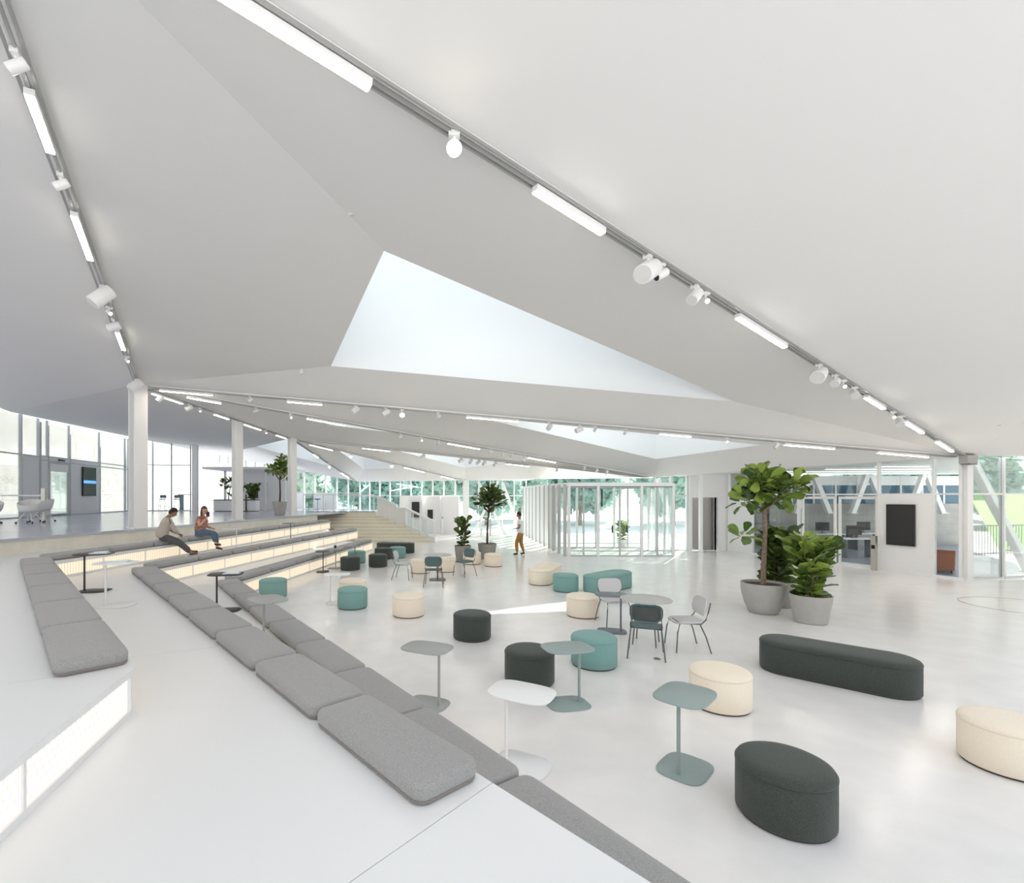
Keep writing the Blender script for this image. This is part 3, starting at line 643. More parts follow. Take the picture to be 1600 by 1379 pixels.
pouf(2.09, 6.93, 'teal', 'teal round pouf behind the sage side table pole')
pouf(0.41, 8.24, 'dark', 'dark green round pouf alone beside the sunlit floor patch')
pouf(-0.80, 9.80, 'cream', 'cream round pouf alone left of the dark green pouf')
pouf(-2.07, 10.50, 'teal', 'teal round pouf next to the thin white side table')
pouf(2.72, 9.76, 'cream', 'cream round pouf next to the pale chair and slate table')
pouf(4.99, 4.31, 'cream', 'cream round pouf beyond the long dark bench, cut by the frame edge')
pouf(-2.28, 11.55, 'cream', 'cream round pouf hidden behind the teal pouf')
pouf(-4.20, 11.62, 'teal', 'teal round pouf beside the lowest seating tier')
pouf(-3.21, 15.9, 'dark', 'dark green pouf nearest the glowing tier risers')
pouf(-2.40, 16.6, 'dark', 'dark green pouf beside the far pale chair')
pouf(-2.50, 18.6, 'dark', 'dark green pouf between dark pouf and far teal pouf')
pouf(-1.98, 19.0, 'teal', 'teal round pouf before the far dark bench')
pouf(-3.32, 17.6, 'teal', 'teal round pouf behind the small slate table at the tiers')
pouf(-0.88, 15.3, 'cream', 'cream round pouf behind the far round table, left one')
pouf(-0.07, 15.55, 'cream', 'cream round pouf behind the far round table, right one')
pouf(0.86, 17.3, 'cream', 'cream round pouf behind the far grey backed chair')
pouf(1.57, 16.75, 'cream', 'cream round pouf in front of the potted fig tree')
pouf(3.0, 12.35, 'teal', 'teal round pouf between the cream bench and the teal bench')
bench((4.69, 6.70), (5.44, 5.99), 'dark', 'long dark green bench with rounded ends on the open floor')
bench((2.53, 13.3), (3.0, 14.25), 'cream', 'cream bench with rounded ends beside the teal pouf')
bench((3.74, 12.2), (4.56, 12.9), 'teal', 'teal bench with rounded ends behind the pale chair')
bench((-2.75, 20.85), (-1.75, 20.65), 'dark', 'dark green bench with rounded ends at the foot of the stairs')

def barrel(w, d, bow, n=10):
    """rounded rectangle with gently bowed sides"""
    out = []
    for i in range(4*n):
        a = 2*PI*i/(4*n); c, s = math.cos(a), math.sin(a); e = 2/3.6
        out.append((math.copysign(abs(c)**e, c)*w/2, math.copysign(abs(s)**e, s)*d/2))
    return out
SIDE = {}
def side_table(x, y, z, rz, m, label, h=.66, name='side_table', s=1.0):
    t = thing(name, (x, y, z), rz, label, 'side table', 'pedestal side tables')
    def sl(w, d, z0, z1): 
        return MB().rings([[(px*k, py*k, zz) for px, py in barrel(w, d, 0)] for k, zz in ((.975, z0), (1, z0+.004), (1, z1-.003), (.985, z1))])
    if m not in SIDE:
        a = sl(.58*s, .44*s, h-.016, h).build('a', m, smooth=50); b = sl(.50*s, .40*s, 0, .012).build('b', m, smooth=50); c = MB().lathe([(.016, .012), (.016, h-.016)], 14).build('c', m, smooth=50)
        SIDE[m] = (a.data, b.data, c.data)
        for o in (a, b, c): bpy.data.objects.remove(o)
    a, b, c = SIDE[m]
    link('table_top', a, t); link('foot_plate', b, t); link('pole', c, t, loc=(.15, 0, 0))
    return t
side_table(-0.24, 5.60, 0, math.radians(-25), 'grey_metal', 'grey pedestal side table behind the lowest cushion row')
side_table(0.66, 4.33, 0, math.radians(150), 'white_metal', 'white pedestal side table against the lowest cushion row')
side_table(1.38, 5.60, 0, math.radians(12), 'sage_metal', 'sage green pedestal side table between dark and teal poufs')
side_table(2.09, 4.27, 0, math.radians(225), 'sage_metal', 'sage green pedestal side table in front of the cream pouf')
side_table(-2.42, 6.50, Z1, math.radians(131), 'grey_metal', 'grey pedestal side table squeezed between two diagonal cushion rows')
side_table(-3.96, 8.62, Z1, math.radians(190), 'black_metal', 'black pedestal side table with magazines on the lowest tier')
side_table(-6.22, 8.50, Z2, math.radians(190), 'bronze_metal', 'black pedestal side table with a magazine on the middle tier')
side_table(-5.05, 7.36, Z2, math.radians(185), 'white_metal', 'white pedestal side table with a teal paper on the middle tier')
side_table(-2.5, 10.9, 0, math.radians(185), 'white_metal', 'white pedestal side table by the pair of teal and cream poufs')
side_table(-6.0, 18.3, Z2, math.radians(90), 'slate_metal', 'slate pedestal side table standing on the middle tier of the straight wing')
side_table(-4.0, 15.45, 0, math.radians(100), 'bronze_metal', 'slate pedestal side table on the floor before the glowing risers')
side_table(-3.8, 16.22, 0, math.radians(90), 'grey_metal', 'grey pedestal side table with a black cup before the glowing risers')
side_table(-3.36, 16.95, 0, math.radians(60), 'slate_metal', 'slate pedestal side table in front of the far teal pouf')
side_table(-6.75, 15.1, Z2, math.radians(0), 'white_metal', 'white pedestal side table beside the seated woman')
side_table(2.92, 8.62, 0, math.radians(-15), 'slate_metal', 'slate pedestal side table in front of the pale chair')
def papers(x, y, z, rz, label):
    t = thing('magazine', (x, y, z), rz, label, 'magazine')
    MB().box(-.14, .14, -.1, .1, 0, .006).build('back_sheet', 'paper_white', t); MB().box(-.135, .14, -.095, .1, .006, .012).build('cover', 'paper_teal', t)
    MB().slab([(-.1, -.06, .013), (.12, -.07, .013), (.12, .08, .03), (-.1, .08, .02)], .002).build('loose_page', 'paper_white', t)
papers(-3.86, 8.64, Z1+.66, .2, 'pale teal magazine on the black table of the lowest tier')
papers(-6.13, 8.52, Z2+.66, .3, 'pale magazine on the black table of the middle tier')
papers(-5.0, 7.38, Z2+.66, .1, 'teal paper on the white table of the middle tier')
cp = thing('cup', (-3.8, 16.3, .66), 0, 'black cup on the grey side table by the risers', 'cup'); MB().lathe([(.035, 0), (.04, .09), (.036, .09), (.03, .01)], 16).build('wall', 'black_metal', cp, smooth=40)
MB().lathe([(.0395, .088), (.041, .1), (.03, .102)], 16).build('lid', 'bronze_metal', cp, smooth=40)

def cafe_table(x, y, label, legs=False):
    t = thing('cafe_table', (x, y, 0), 0, label, 'table', 'round cafe tables')
    MB().lathe([(.38, .712), (.40, .718), (.40, .728), (.393, .732)], 40).build('table_top', 'table_grey', t, smooth=40)
    if legs:
        for k in range(4):
            a = k*PI/2+.25; MB().tube([(.17*math.cos(a), .17*math.sin(a), .705), (.25*math.cos(a), .25*math.sin(a), 0)], .0115, 8).build('leg', 'leg_metal', t, smooth=50)
        MB().tube([(.17*math.cos(i*PI/8), .17*math.sin(i*PI/8), .70) for i in range(17)], .009, 6).build('ring_brace', 'leg_metal', t)
        return
    MB().lathe([(.022, .02), (.022, .69)], 12).build('column', 'leg_metal', t, smooth=40)
    for k in range(4):
        a = k*PI/2+.4; MB().tube([(.02*math.cos(a), .02*math.sin(a), .70), (.3*math.cos(a), .3*math.sin(a), .705)], .012, 8).build('arm', 'leg_metal', t)
    MB().rings(pad(.46, .46, .06, [(.004, 0), (0, .004), (0, .012), (.01, .016)])).build('base', 'leg_metal', t, smooth=40)
cafe_table(3.24, 7.92, 'round grey cafe table among the three near chairs', True); cafe_table(-.30, 13.95, 'round grey cafe table among the three far chairs')
def curved_panel(w, h, r, depth, th, n=10):
    """rounded panel in x-z, bowed backwards in y"""
    out = rrect(w, h, r, 5); f = [(x, depth*(x/(w/2))**2, z) for x, z in out]; b = [(x, y+th, z) for x, y, z in f]
    m = MB(); k = len(f); cols = 8
    # grid of columns so that the bow is smooth
    m.add(f+b, [tuple(range(k))]+[tuple(range(2*k-1, k-1, -1))]+[(i, i+k, (i+1) % k+k, (i+1) % k) for i in range(k)])
    return m
def chair(x, y, face, shell, padm, label, leg='leg_metal'):
    """stacking chair, faces local -y; face = heading angle"""
    t = thing('cafe_chair', (x, y, 0), face+PI/2, label, 'chair', 'cafe chairs')
    st = MB().rings([[(px*k, py*k-.01, z+ .02*(py/.22)**2*(1 if py < 0 else .4)*(-1 if py < 0 else 1)) for px, py in rrect(.46, .45, .12, 6)] for k, z in ((.985, .445), (1, .45), (1, .458), (.985, .463), (.5, .458))])
    st.build('seat', shell, t, smooth=50)
    bk = curved_panel(.46, .27, .10, -.05, .016); bko = bk.build('backrest', shell, t, smooth=40, loc=(0, .235, .68), rot=(-.22, 0, 0))
    if padm:
        pb = curved_panel(.40, .21, .085, -.043, .014); pb.build('back_pad', padm, bko, smooth=40, loc=(0, .016, 0))
    for s in (-1, 1):
        MB().tube([(s*.20, -.17, .445), (s*.225, -.215, .30), (s*.25, -.24, 0)], .0105, 8).build('leg', leg, t, smooth=50)
        MB().tube([(s*.21, .12, .44), (s*.235, .20, .25), (s*.26, .27, 0)], .0105, 8).build('leg', leg, t, smooth=50)
        MB().tube([(s*.20, -.17, .44), (s*.215, .14, .435), (s*.215, .205, .50), (s*.205, .25, .62), (s*.195, .285, .76)], .0105, 8).build('side_rail', leg, t, smooth=50)
    MB().tube([(-.20, -.16, .438), (.20, -.16, .438)], .009, 8).build('cross_bar', leg, t); MB().tube([(-.21, .13, .432), (.21, .13, .432)], .009, 8).build('cross_bar', leg, t)
    return t
def hd(dx, dy): return math.atan2(dy, dx)
chair(3.0, 7.33, hd(.3, .75), 'chair_teal', 'chair_pad', 'blue grey cafe chair with padded back, seen from behind at the near table')
chair(3.77, 7.66, hd(-1, .08), 'chair_grey', None, 'pale grey cafe chair turned side on at the near table')
chair(3.14, 9.15, hd(.1, -1), 'chair_grey', None, 'pale grey cafe chair behind the slate side table')
chair(-1.32, 14.1, hd(1, -.15), 'chair_grey', None, 'pale cafe chair turned side on at the far table')
chair(-.38, 13.0, hd(.05, 1), 'chair_teal', None, 'blue grey cafe chair seen from behind at the far table')
chair(.50, 14.6, hd(-.75, -.66), 'chair_teal', 'warm_fabric', 'dark grey cafe chair right of the far table')
so = thing('floor_socket', (3.09, 7.15, 0), 0, 'round steel floor socket near the blue grey chair', 'floor socket')
MB().lathe([(.055, 0), (.055, .006), (.045, .008)], 20).build('ring', 'alu', so); MB().lathe([(.043, .006), (.04, .01)], 20).build('cap', 'leg_metal', so)
rg = MB().lathe([(1.0, 0.001), (1.0, 0.004), (.97, 0.004), (.97, 0.001)], 64, cap0=False, cap1=False).build('floor_hatch', 'steel', loc=(12.6, 10.6, 0)); tag(rg, 'thin round metal ring set in the floor by the lawn facade', 'floor ring')

# ================================================================== SCREENS, POSTS, SMALL WALL THINGS
a = math.atan2(RW1[1]-RW0[1], RW1[0]-RW0[0])
def onwall(f, z, off): 
    p = lerp(RW0, RW1, f); n = (math.sin(a)*off, -math.cos(a)*off); return (p[0]-n[0], p[1]-n[1], z)
def screen(loc, rz, w, h, label, blue=False):
    t = thing('wall_screen', loc, rz, label, 'screen')
    MB().box(-w/2, w/2, -.03, .03, 0, h).build('housing', 'screen_bezel', t); MB().box(-w/2+.02, w/2-.02, -.034, -.03, .02, h-.02).build('display', 'screen_black', t)
    MB().box(-w/3, w/3, .03, .08, h*.3, h*.7).build('wall_mount', 'frame_dark', t)
    if blue:
        MB().box(-w/2+.03, w/2-.02, -.036, -.034, h*.44, h*.54).build('image_band', 'screen_blue', t)
    return t
screen(onwall(.183, .85, .09), a+PI, .74, 1.30, 'black wall screen on the white panel beside the office door')
t = thing('access_post', onwall(.258, 0, .35), a+PI, 'brushed steel access post beside the office door', 'post')
MB().box(-.07, .07, -.05, .05, 0, 1.12).build('body', 'steel', t); MB().box(-.05, .05, -.055, -.05, .7, .82).build('reader', 'lamp_black', t)
t = thing('access_post', (17.1, 13.7, 0), .2, 'steel access post at the lawn facade by the frame edge', 'post')
MB().box(-.07, .07, -.05, .05, 0, 1.12).build('body', 'steel', t); MB().box(-.05, .05, -.055, -.05, .7, .82).build('reader', 'lamp_black', t)
aw = math.atan2(8.1, -1.3)
def onleft(f, z, off):
    p = lerp((-18.45, 21.8), (-19.75, 29.9), f); return (p[0]+off*.987, p[1]+off*.158, z)
screen(onleft(.463, ZU+.95, .1), aw, 1.2, 1.5, 'black gallery wall screen showing a blue band', True)
t = thing('door_4', onleft(.275, ZU, .0), aw+PI, 'glass gallery door with white upper panel', 'door', kind='structure')
w = 1.6
for x0, x1, z0, z1 in ((0, .09, 0, 2.55), (w-.09, w, 0, 2.55), (.09, w-.09, 2.46, 2.55), (.09, w-.09, 0, .1)): MB().box(x0, x1, -.05, .05, z0, z1).build('door_frame', 'frame_grey', t)
MB().box(.09, w-.09, -.01, .01, .1, 2.1).build('pane', 'glass', t); MB().box(.09, w-.09, -.02, .02, 2.1, 2.46).build('upper_panel', 'wall_white', t)
t = thing('door_sensor', onleft(.18, ZU+2.62, .1), aw+PI, 'small black motion sensor above the gallery door', 'sensor'); MB().box(-.2, .2, -.03, .04, 0, .07).build('housing', 'black_metal', t); MB().box(-.08, .08, -.04, -.03, .015, .05).build('lens', 'screen_black', t)
t = thing('gallery_barrier', (-16.2, 19.3, ZU), .12, 'white barrier rail with steel post in the gallery', 'barrier')
MB().box(-4, .05, -.02, .02, .93, .99).build('rail', 'white_metal', t); MB().box(0, .14, -.06, .06, 0, 1.25).build('post', 'steel', t); MB().box(-4, -3.95, -.02, .02, 0, .95).build('post', 'white_metal', t)
# shell chairs on castors
def shell_chair(x, y, rz, label):
    t = thing('shell_chair', (x, y, ZU), rz, label, 'chair', 'white shell chairs in the gallery')
    prof = []; N = 20; R = []
    for k, (z, rx, ry) in enumerate(((.40, .10, .10), (.405, .20, .19), (.43, .27, .26), (.52, .31, .30), (.62, .33, .325), (.72, .345, .34))):
        R.append([(rx*math.cos(2*PI*i/N), ry*math.sin(2*PI*i/N), z + (0.10*max(0, math.sin(2*PI*i/N))-.12*max(0, -math.sin(2*PI*i/N)))*(k/5.0)) for i in range(N)])
    inner = [[(px*.93, py*.93, pz+.012) for px, py, pz in r] for r in R[::-1]]
    MB().rings(R+inner).build('shell', 'shell_white', t, smooth=60)
    MB().rings([[(px*.90, py*.90, pz+.02) for px, py, pz in R[j]] for j in (1, 2, 3, 4)]).build('lining', 'wood_shell', t, smooth=60) if False else MB().lathe([(.22, .43), (.24, .45), (.2, .47)], 20).build('seat_pad', 'wood_shell', t, smooth=60)
    for k in range(4):
        q = k*PI/2+.6; c, s = math.cos(q), math.sin(q)
        l = MB().tube([(.04*c, .04*s, .40), (.12*c, .12*s, .36), (.34*c, .34*s, .07)], [.022, .02, .014], 8).build('leg', 'shell_white', t, smooth=50)
        MB().tube([(.36*c-.02*s, .36*s+.02*c, .032), (.36*c+.02*s, .36*s-.02*c, .032)], .032, 12).build('castor', 'black_metal', l)
shell_chair(-14.35, 16.6, .3, 'white shell armchair on castors beside the gallery barrier'); shell_chair(-14.75, 17.6, -1.3, 'white shell armchair behind the other shell chair'); shell_chair(-15.6, 16.5, 1.0, 'white shell armchair at the frame edge')
# bar stools and bar table behind the glass doors
def stool(x, y, label):
    t = thing('bar_stool', (x, y, ZU), .3, label, 'bar stool', 'bar stools behind the glass doors')
    MB().lathe([(.17, .72), (.2, .74), (.2, .76), (.17, .775)], 20).build('seat', 'stool_blue', t, smooth=50)
    curved_panel(.38, .2, .06, -.05, .02).build('backrest', 'stool_blue', t, loc=(0, .2, .92), smooth=40)
    for sx_ in (-1, 1):
        for sy_ in (-1, 1): MB().tube([(sx_*.12, sy_*.12, .73), (sx_*.2, sy_*.2, 0)], .012, 8).build('leg', 'stool_blue', t)
    for s in (-1, 1): MB().tube([(s*.165, -.165, .3), (s*.165, .165, .3)], .01, 6).build('footrest', 'stool_blue', t); MB().tube([(-.165, s*.165, .3), (.165, s*.165, .3)], .01, 6).build('footrest', 'stool_blue', t)
    MB().tube([(-.1, .16, .75), (-.12, .21, .9)], .012, 6).build('back_post', 'stool_blue', t); MB().tube([(.1, .16, .75), (.12, .21, .9)], .012, 6).build('back_post', 'stool_blue', t)
stool(-19.0, 32.2, 'blue grey bar stool left behind the glass doors'); stool(-18.1, 32.3, 'blue grey bar stool right behind the glass doors')
t = thing('bar_table', (-17.6, 32.9, ZU), 0, 'tall thin bar table behind the stools', 'table'); MB().box(-.6, .6, -.3, .3, 1.02, 1.06).build('top', 'stool_blue', t)
for x in (-.5, .5): MB().box(x-.03, x+.03, -.2, .2, 0, 1.02).build('leg', 'stool_blue', t)
# gallery kiosk with flat canopy, planter below
k = thing('gallery_kiosk', (-14.6, 31.5, ZU), 0, 'white gallery kiosk with thin projecting canopy', 'kiosk')
MB().box(-.6, 4.6, -1.6, 2.6, 2.62, 2.75).build('canopy', 'wall_white', k)
for x in (0, 1.3, 2.6, 3.9): MB().box(x, x+.12, .0, .12, 0, 2.62).build('post', 'white_metal', k)
MB().box(0, 4.0, 1.6, 1.7, 0, 2.62).build('back_panel', 'wall_white', k)
MB().box(1.5, 2.4, 1.5, 1.6, .9, 1.9).build('counter_hatch', 'wall_grey', k)
MB().box(0.1, 0.7, 1.5, 1.6, 1.2, 1.6).build('sign_panel', 'frame_dark', k)
t = thing('planter_box', (-13.1, 30.0, ZU), 0, 'long white planter with dark rim in front of the kiosk', 'planter')
MB().box(-1.3, 1.3, -.3, .3, 0.04, .68).build('box', 'wall_white', t); MB().box(-1.32, 1.32, -.32, .32, .68, .72).build('rim', 'black_metal', t); MB().box(-1.25, 1.25, -.27, .27, 0, .04).build('plinth', 'black_metal', t); MB().box(-1.26, 1.26, -.28, .28, .72, .735).build('soil', 'soil', t)
t = thing('sign_stand', (-12.35, 29.6, ZU), 0, 'slim black sign stand beside the second column', 'sign stand'); MB().box(-.035, .035, -.02, .02, 0.02, 1.05).build('pole', 'black_metal', t); MB().box(-.15, .15, -.12, .12, 0, .02).build('foot', 'black_metal', t)
t = thing('screen_stand', (-12.5, 31.2, ZU), 0, 'dark screen standing behind the planter bush', 'screen'); MB().box(-.25, .25, -.03, .03, .8, 1.55).build('display', 'screen_black', t); MB().box(-.04, .04, -.03, .03, 0, .8).build('stand', 'frame_dark', t)
for i, x in enumerate((-9.5, -8.9)):
    t = thing('bar_stool', (x, 33.0, ZU), 0, 'dark stool by the gallery counter', 'bar stool', 'dark stools by the gallery counter'); MB().lathe([(.18, .70), (.2, .72), (.2, .76), (.17, .78)], 16).build('seat', 'stool_blue', t); MB().lathe([(.02, .02), (.02, .7)], 8).build('pole', 'stool_blue', t); MB().lathe([(.18, 0), (.17, .02)], 16).build('foot', 'stool_blue', t)
# gallery glass balustrade
p0, p1 = (-8.9, 29.8), (-4.5, 29.4)
t, L = wallframe('glass_balustrade', p0, p1, ZU, label='glass balustrade along the gallery edge above the stairs', cat='balustrade')
for i in range(8):
    x = i*L/7; MB().box(x-.02, x+.02, -.02, .02, 0, 1.0).build('post', 'frame_white', t)
    if i < 7: MB().box(x+.03, x+L/7-.03, -.006, .006, .05, .98).build('pane', 'glass', t)
MB().box(0, L, -.025, .025, 1.0, 1.05).build('rail', 'white_metal', t)
# white rooms at the far end
t = thing('wall_far_room', (-2.6, 31.6, 0), -.37, 'white wall of the far room beside the stairs', 'wall', kind='structure'); MB().box(0, 1.0, -.06, .06, 0, 2.42).build('panel', 'wall_white', t); MB().box(1.0, 3.4, .3, .4, 0, 2.42).build('panel', 'wall_white', t); MB().box(2.2, 2.27, -.06, .3, 0, 2.42).build('door_jamb', 'wall_grey', t)
screen((-2.1, 31.28, 1.05), -.37, .52, 1.0, 'small black wall screen at the far end beside the stairs')
screen((-1.15, 31.35, .95), -.37, .36, .6, 'small framed dark panel on the far white wall')
t = thing('access_post', (-.35, 30.6, 0), 0, 'white access post before the far white wall', 'post'); MB().box(-.05, .05, -.05, .05, 0, 1.25).build('body', 'white_metal', t); MB().box(-.03, .03, -.055, -.05, 1.0, 1.15).build('reader', 'frame_dark', t)
t = thing('turnstile', (2.0, 29.2, 0), 0, 'slim turnstile behind the potted fig trees', 'turnstile'); MB().box(-.05, .05, -.4, .4, 0, .95).build('panel', 'frame_white', t); MB().box(.5, .6, -.05, .05, 0, 1.0).build('post', 'steel', t); MB().box(-.4, .6, -.03, .03, .9, .95).build('arm', 'frame_grey', t); MB().lathe([(.05, .95), (.05, 1.03)], 10, (.55, 0)).build('reader', 'black_metal', t)
# glowing tubes added in place of tube light reflections at the far end
for i, (p, q) in enumerate((((-3.2, 30.2, 3.2), (-1.8, 29.6, 2.95)), ((-3.6, 30.0, 2.75), (-2.0, 31, 3.05)), ((-5.6, 31, 2.7), (-5.0, 31, 3.2)))):
    m = (Vector(p)+Vector(q))/2; t = thing('tube_reflection', tuple(m), 0, ('thin white tube light reflection beside the stair handrail, sloping down to the column', 'thin white tube light reflection beside the stair handrail, sloping up to the column', 'short steep tube light reflection above the gallery balustrade')[i], 'tube light', 'tube light reflections at the far end'); along(t, p, q); L = math.dist(p, q)/2
    up_ = t.rotation_euler.to_quaternion().inverted() @ Vector((0, 0, 1)); MB().tube([(-L, 0, 0), (L, 0, 0)], .022, 8).build('tube', 'office_tube', t); MB().tube([tuple(up_*.02), tuple(up_*1.2)], .006, 6).build('hanger', 'white_metal', t)
# sofa and low table in the office
t = thing('sofa', (16.0, 15.75, 0), .75, 'rust coloured sofa behind the office glass', 'sofa'); MB().box(-.8, .8, -.35, .35, .12, .42).build('seat', 'sofa_rust', t); MB().box(-.8, .8, .25, .42, .42, .85).build('backrest', 'sofa_rust', t)
for x in (-.9, .8): MB().box(x, x+.1, -.35, .42, .12, .6).build('armrest', 'sofa_rust', t)
for x in (-.7, .7):
    for y in (-.28, .34): MB().box(x-.02, x+.02, y-.02, y+.02, 0, .12).build('foot', 'black_metal', t)
# office desks with monitors
for i, (x, y) in enumerate(((16.2, 19.2), (18.0, 19.6), (16.8, 21.6), (18.9, 21.9))):
    t = thing('office_desk', (x, y, 0), 0, 'white topped office desk with dark legs behind the glass', 'desk', 'office desks behind the glass')
    MB().box(-.7, .7, -.35, .35, .72, .75).build('top', 'white_metal', t)
    for sx_ in (-.62, .62): MB().box(sx_-.02, sx_+.02, -.32, .32, 0, .72).build('leg', 'frame_dark', t)
    m_ = thing('monitor', (x, y+.1, .75), 0, 'black monitor on an office desk', 'monitor', 'monitors on the office desks'); MB().box(-.3, .3, -.01, .02, .12, .5).build('display', 'screen_black', m_); MB().box(-.04, .04, 0, .03, .012, .14).build('stand', 'frame_dark', m_); MB().box(-.12, .12, -.08, .08, 0, .012).build('foot', 'frame_dark', m_)
t = thing('office_shelf', (14.2, 22.9, 0), 0, 'dark open shelf against the concrete office wall', 'shelf')
for z in (.1, .6, 1.1, 1.6): MB().box(-.9, .9, -.2, .2, z, z+.04).build('shelf_board', 'frame_dark', t)
for x in (-.9, .86): MB().box(x, x+.04, -.2, .2, 0, 1.9).build('side', 'frame_dark', t)
t = thing('security_camera', (12.18, 20.85, 2.42), 0, 'small black dome camera on the white wall by the lift', 'camera'); ellip_ = MB().lathe([(.03, -.06), (.07, -.02), (.08, .03), (.05, .06)], 14).build('dome', 'lamp_black', t, smooth=60); MB().box(0, .16, -.03, .03, .02, .06).build('bracket', 'white_metal', t)
t = thing('beam_end', (14.75, 13.72, 3.30), .3, 'grey steel beam end on top of the corner column', 'beam'); MB().box(-.22, .22, -.1, .1, .03, .26).build('block', 'pot_grey', t); MB().box(-.12, .18, -.11, .11, 0, .03).build('bearing_plate', 'frame_dark', t)
# fence outside
t, L = wallframe('fence', (20.6, 19.3), (26.6, 20.6), 0, label='dark bar fence before the lawn outside', cat='fence')
for i in range(40): MB().box(i*L/39-.012, i*L/39+.012, -.012, .012, 0, 1.2).build('bar', 'frame_dark', t)
MB().box(0, L, -.02, .02, 1.2, 1.25).build('rail', 'frame_dark', t); MB().box(0, L, -.02, .02, .08, .12).build('rail', 'frame_dark', t)
# louvred building wing outside the gallery
t, L = wallframe('louvre_building', (-27, 5), (-31, 60), 0, label='white building with horizontal louvres outside the gallery', cat='building')
MB().box(0, L, -1, -.5, 0, 9).build('wall', 'concrete_wall', t)
for i in range(12): MB().box(0, L, -.45, .1, 2.0+i*.58, 2.32+i*.58).build('louvre', 'wall_white', t)

# ================================================================== PLANTS
def leaf_mesh(L, Wd, mname, seed):
    r = random.Random(seed); st = [(0, .02), (.12, .16), (.28, .30), (.45, .36), (.62, .46), (.8, .48), (.93, .32), (1, .04)]; vs = []; fs = []
    for i, (u, w) in enumerate(st):
        x = u*L; bend = -.22*L*u*u; wv = .035*L*math.sin(u*11+seed)
        vs += [(x, w*Wd, bend+.10*Wd+wv), (x, 0, bend), (x, -w*Wd, bend+.10*Wd-wv)]
        if i: k = 3*i; fs += [(k-3, k-2, k+1, k), (k-2, k-1, k+2, k+1)]
    me = bpy.data.meshes.new('leaf'); me.from_pydata(vs, [], fs); me.update(); me.polygons.foreach_set('use_smooth', [True]*len(fs)); me.materials.append(MATS[mname]); return me
LEAF = {m: [leaf_mesh(1.0, .60+.08*k, m, k) for k in range(4)] for m in ('leaf', 'leaf_dark')}
def leaf(parent, p, d, size, m, r):
    o = link('leaf', LEAF[m][r.randrange(4)], parent); d = Vector(d).normalized()
    q = d.to_track_quat('X', 'Z'); e = Euler((r.uniform(-1.0, 1.0), 0, 0)).to_quaternion()
    o.location = p; o.rotation_mode = 'QUATERNION'; o.rotation_quaternion = q @ e; o.scale = (size, size, size)
def pot(t, prof, m):
    MB().lathe(prof+[(prof[-1][0]-.025, prof[-1][1]), (prof[-1][0]-.035, prof[-1][1]-.06)], 40, cap1=False).build('pot', m, t, smooth=40)
    MB().lathe([(prof[-1][0]-.034, prof[-1][1]-.09), (prof[-1][0]-.034, prof[-1][1]-.05), (.05, prof[-1][1]-.035)], 32).build('soil', 'soil', t, smooth=30)
def standard(t, z0, top, lean, crown, n, size, m, seed, bark='bark', tr=.035, extra=()):
    """a trunk with short branches and leaves spiralling round their ends; crown = list of (x, y, z, radius)"""
    r = random.Random(seed)
    path = [(0, 0, z0-.05)]+[(lean[0]*u+.015*math.sin(5*u+seed), lean[1]*u, z0+(top-z0)*u) for u in (.25, .5, .75, 1)]
    tk = MB().tube(path, [tr, tr*.95, tr*.85, tr*.8, tr*.75], 10).build('trunk', bark, t, smooth=60)
    tot = sum(c[3]**2 for c in crown)
    for (cx, cy, cz, R) in crown:
        MB().tube([path[-1] if cz > top-.2 else (lean[0]*cz/top, lean[1]*cz/top, cz-.08), lerp(path[-1], (cx, cy, cz), .55) if cz > top-.2 else (cx*.5, cy*.5, cz), (cx, cy, cz)], [tr*.6, tr*.45, tr*.3], 8).build('branch', bark, t, smooth=60)
        k = max(5, int(n*R*R/tot))
        for i in range(k):
            u = (i+.5)/k; ph = i*2.4+r.uniform(-.3, .3); zz = 1-2*u; rr = math.sqrt(max(0, 1-zz*zz))
            d = Vector((rr*math.cos(ph), rr*math.sin(ph), zz*.9+.25)); f = r.uniform(.15, .75)
            p = Vector((cx, cy, cz))+Vector((d.x, d.y, d.z*.8))*R*f
            leaf(t, p, d+Vector((r.uniform(-.3, .3), r.uniform(-.3, .3), r.uniform(-.15, .6))), size*r.uniform(.75, 1.2), m, r)
def shrub(t, z0, h, spread, n, size, m, seed, stems=4):
    r = random.Random(seed); S = []
    for k in range(stems):
        q = 2*PI*k/stems+r.uniform(-.4, .4); ex = spread*r.uniform(.25, .6)
        path = [(.05*math.cos(q), .05*math.sin(q), z0-.05)]+[(ex*u*math.cos(q), ex*u*math.sin(q), z0+h*.85*u*r.uniform(.9, 1.0)) for u in (.4, .75, 1)]
        MB().tube(path, [.014, .012, .01, .007], 7).build('stem', 'bark', t, smooth=60); S.append(path)
    for i in range(n):
        path = S[i % stems]; u = ((i//stems)+r.random())/(n/stems); u = min(.999, u); seg = min(2, int(u*3)); p = Vector(lerp(path[seg], path[seg+1], u*3-seg))
        ph = i*2.4; d = Vector((math.cos(ph), math.sin(ph), .45+1.2*u*r.uniform(.4, 1.5)))
        leaf(t, p+Vector((d.x, d.y, 0))*.03, d, size*r.uniform(.75, 1.2), m, r)
t = thing('potted_tree', (6.53, 10.02, 0), 0, 'tall fiddle leaf fig tree in the large grey bowl pot', 'potted plant', 'potted fig plants')
pot(t, [(.24, 0), (.27, .02), (.34, .18), (.40, .42), (.415, .62)], 'pot_grey')
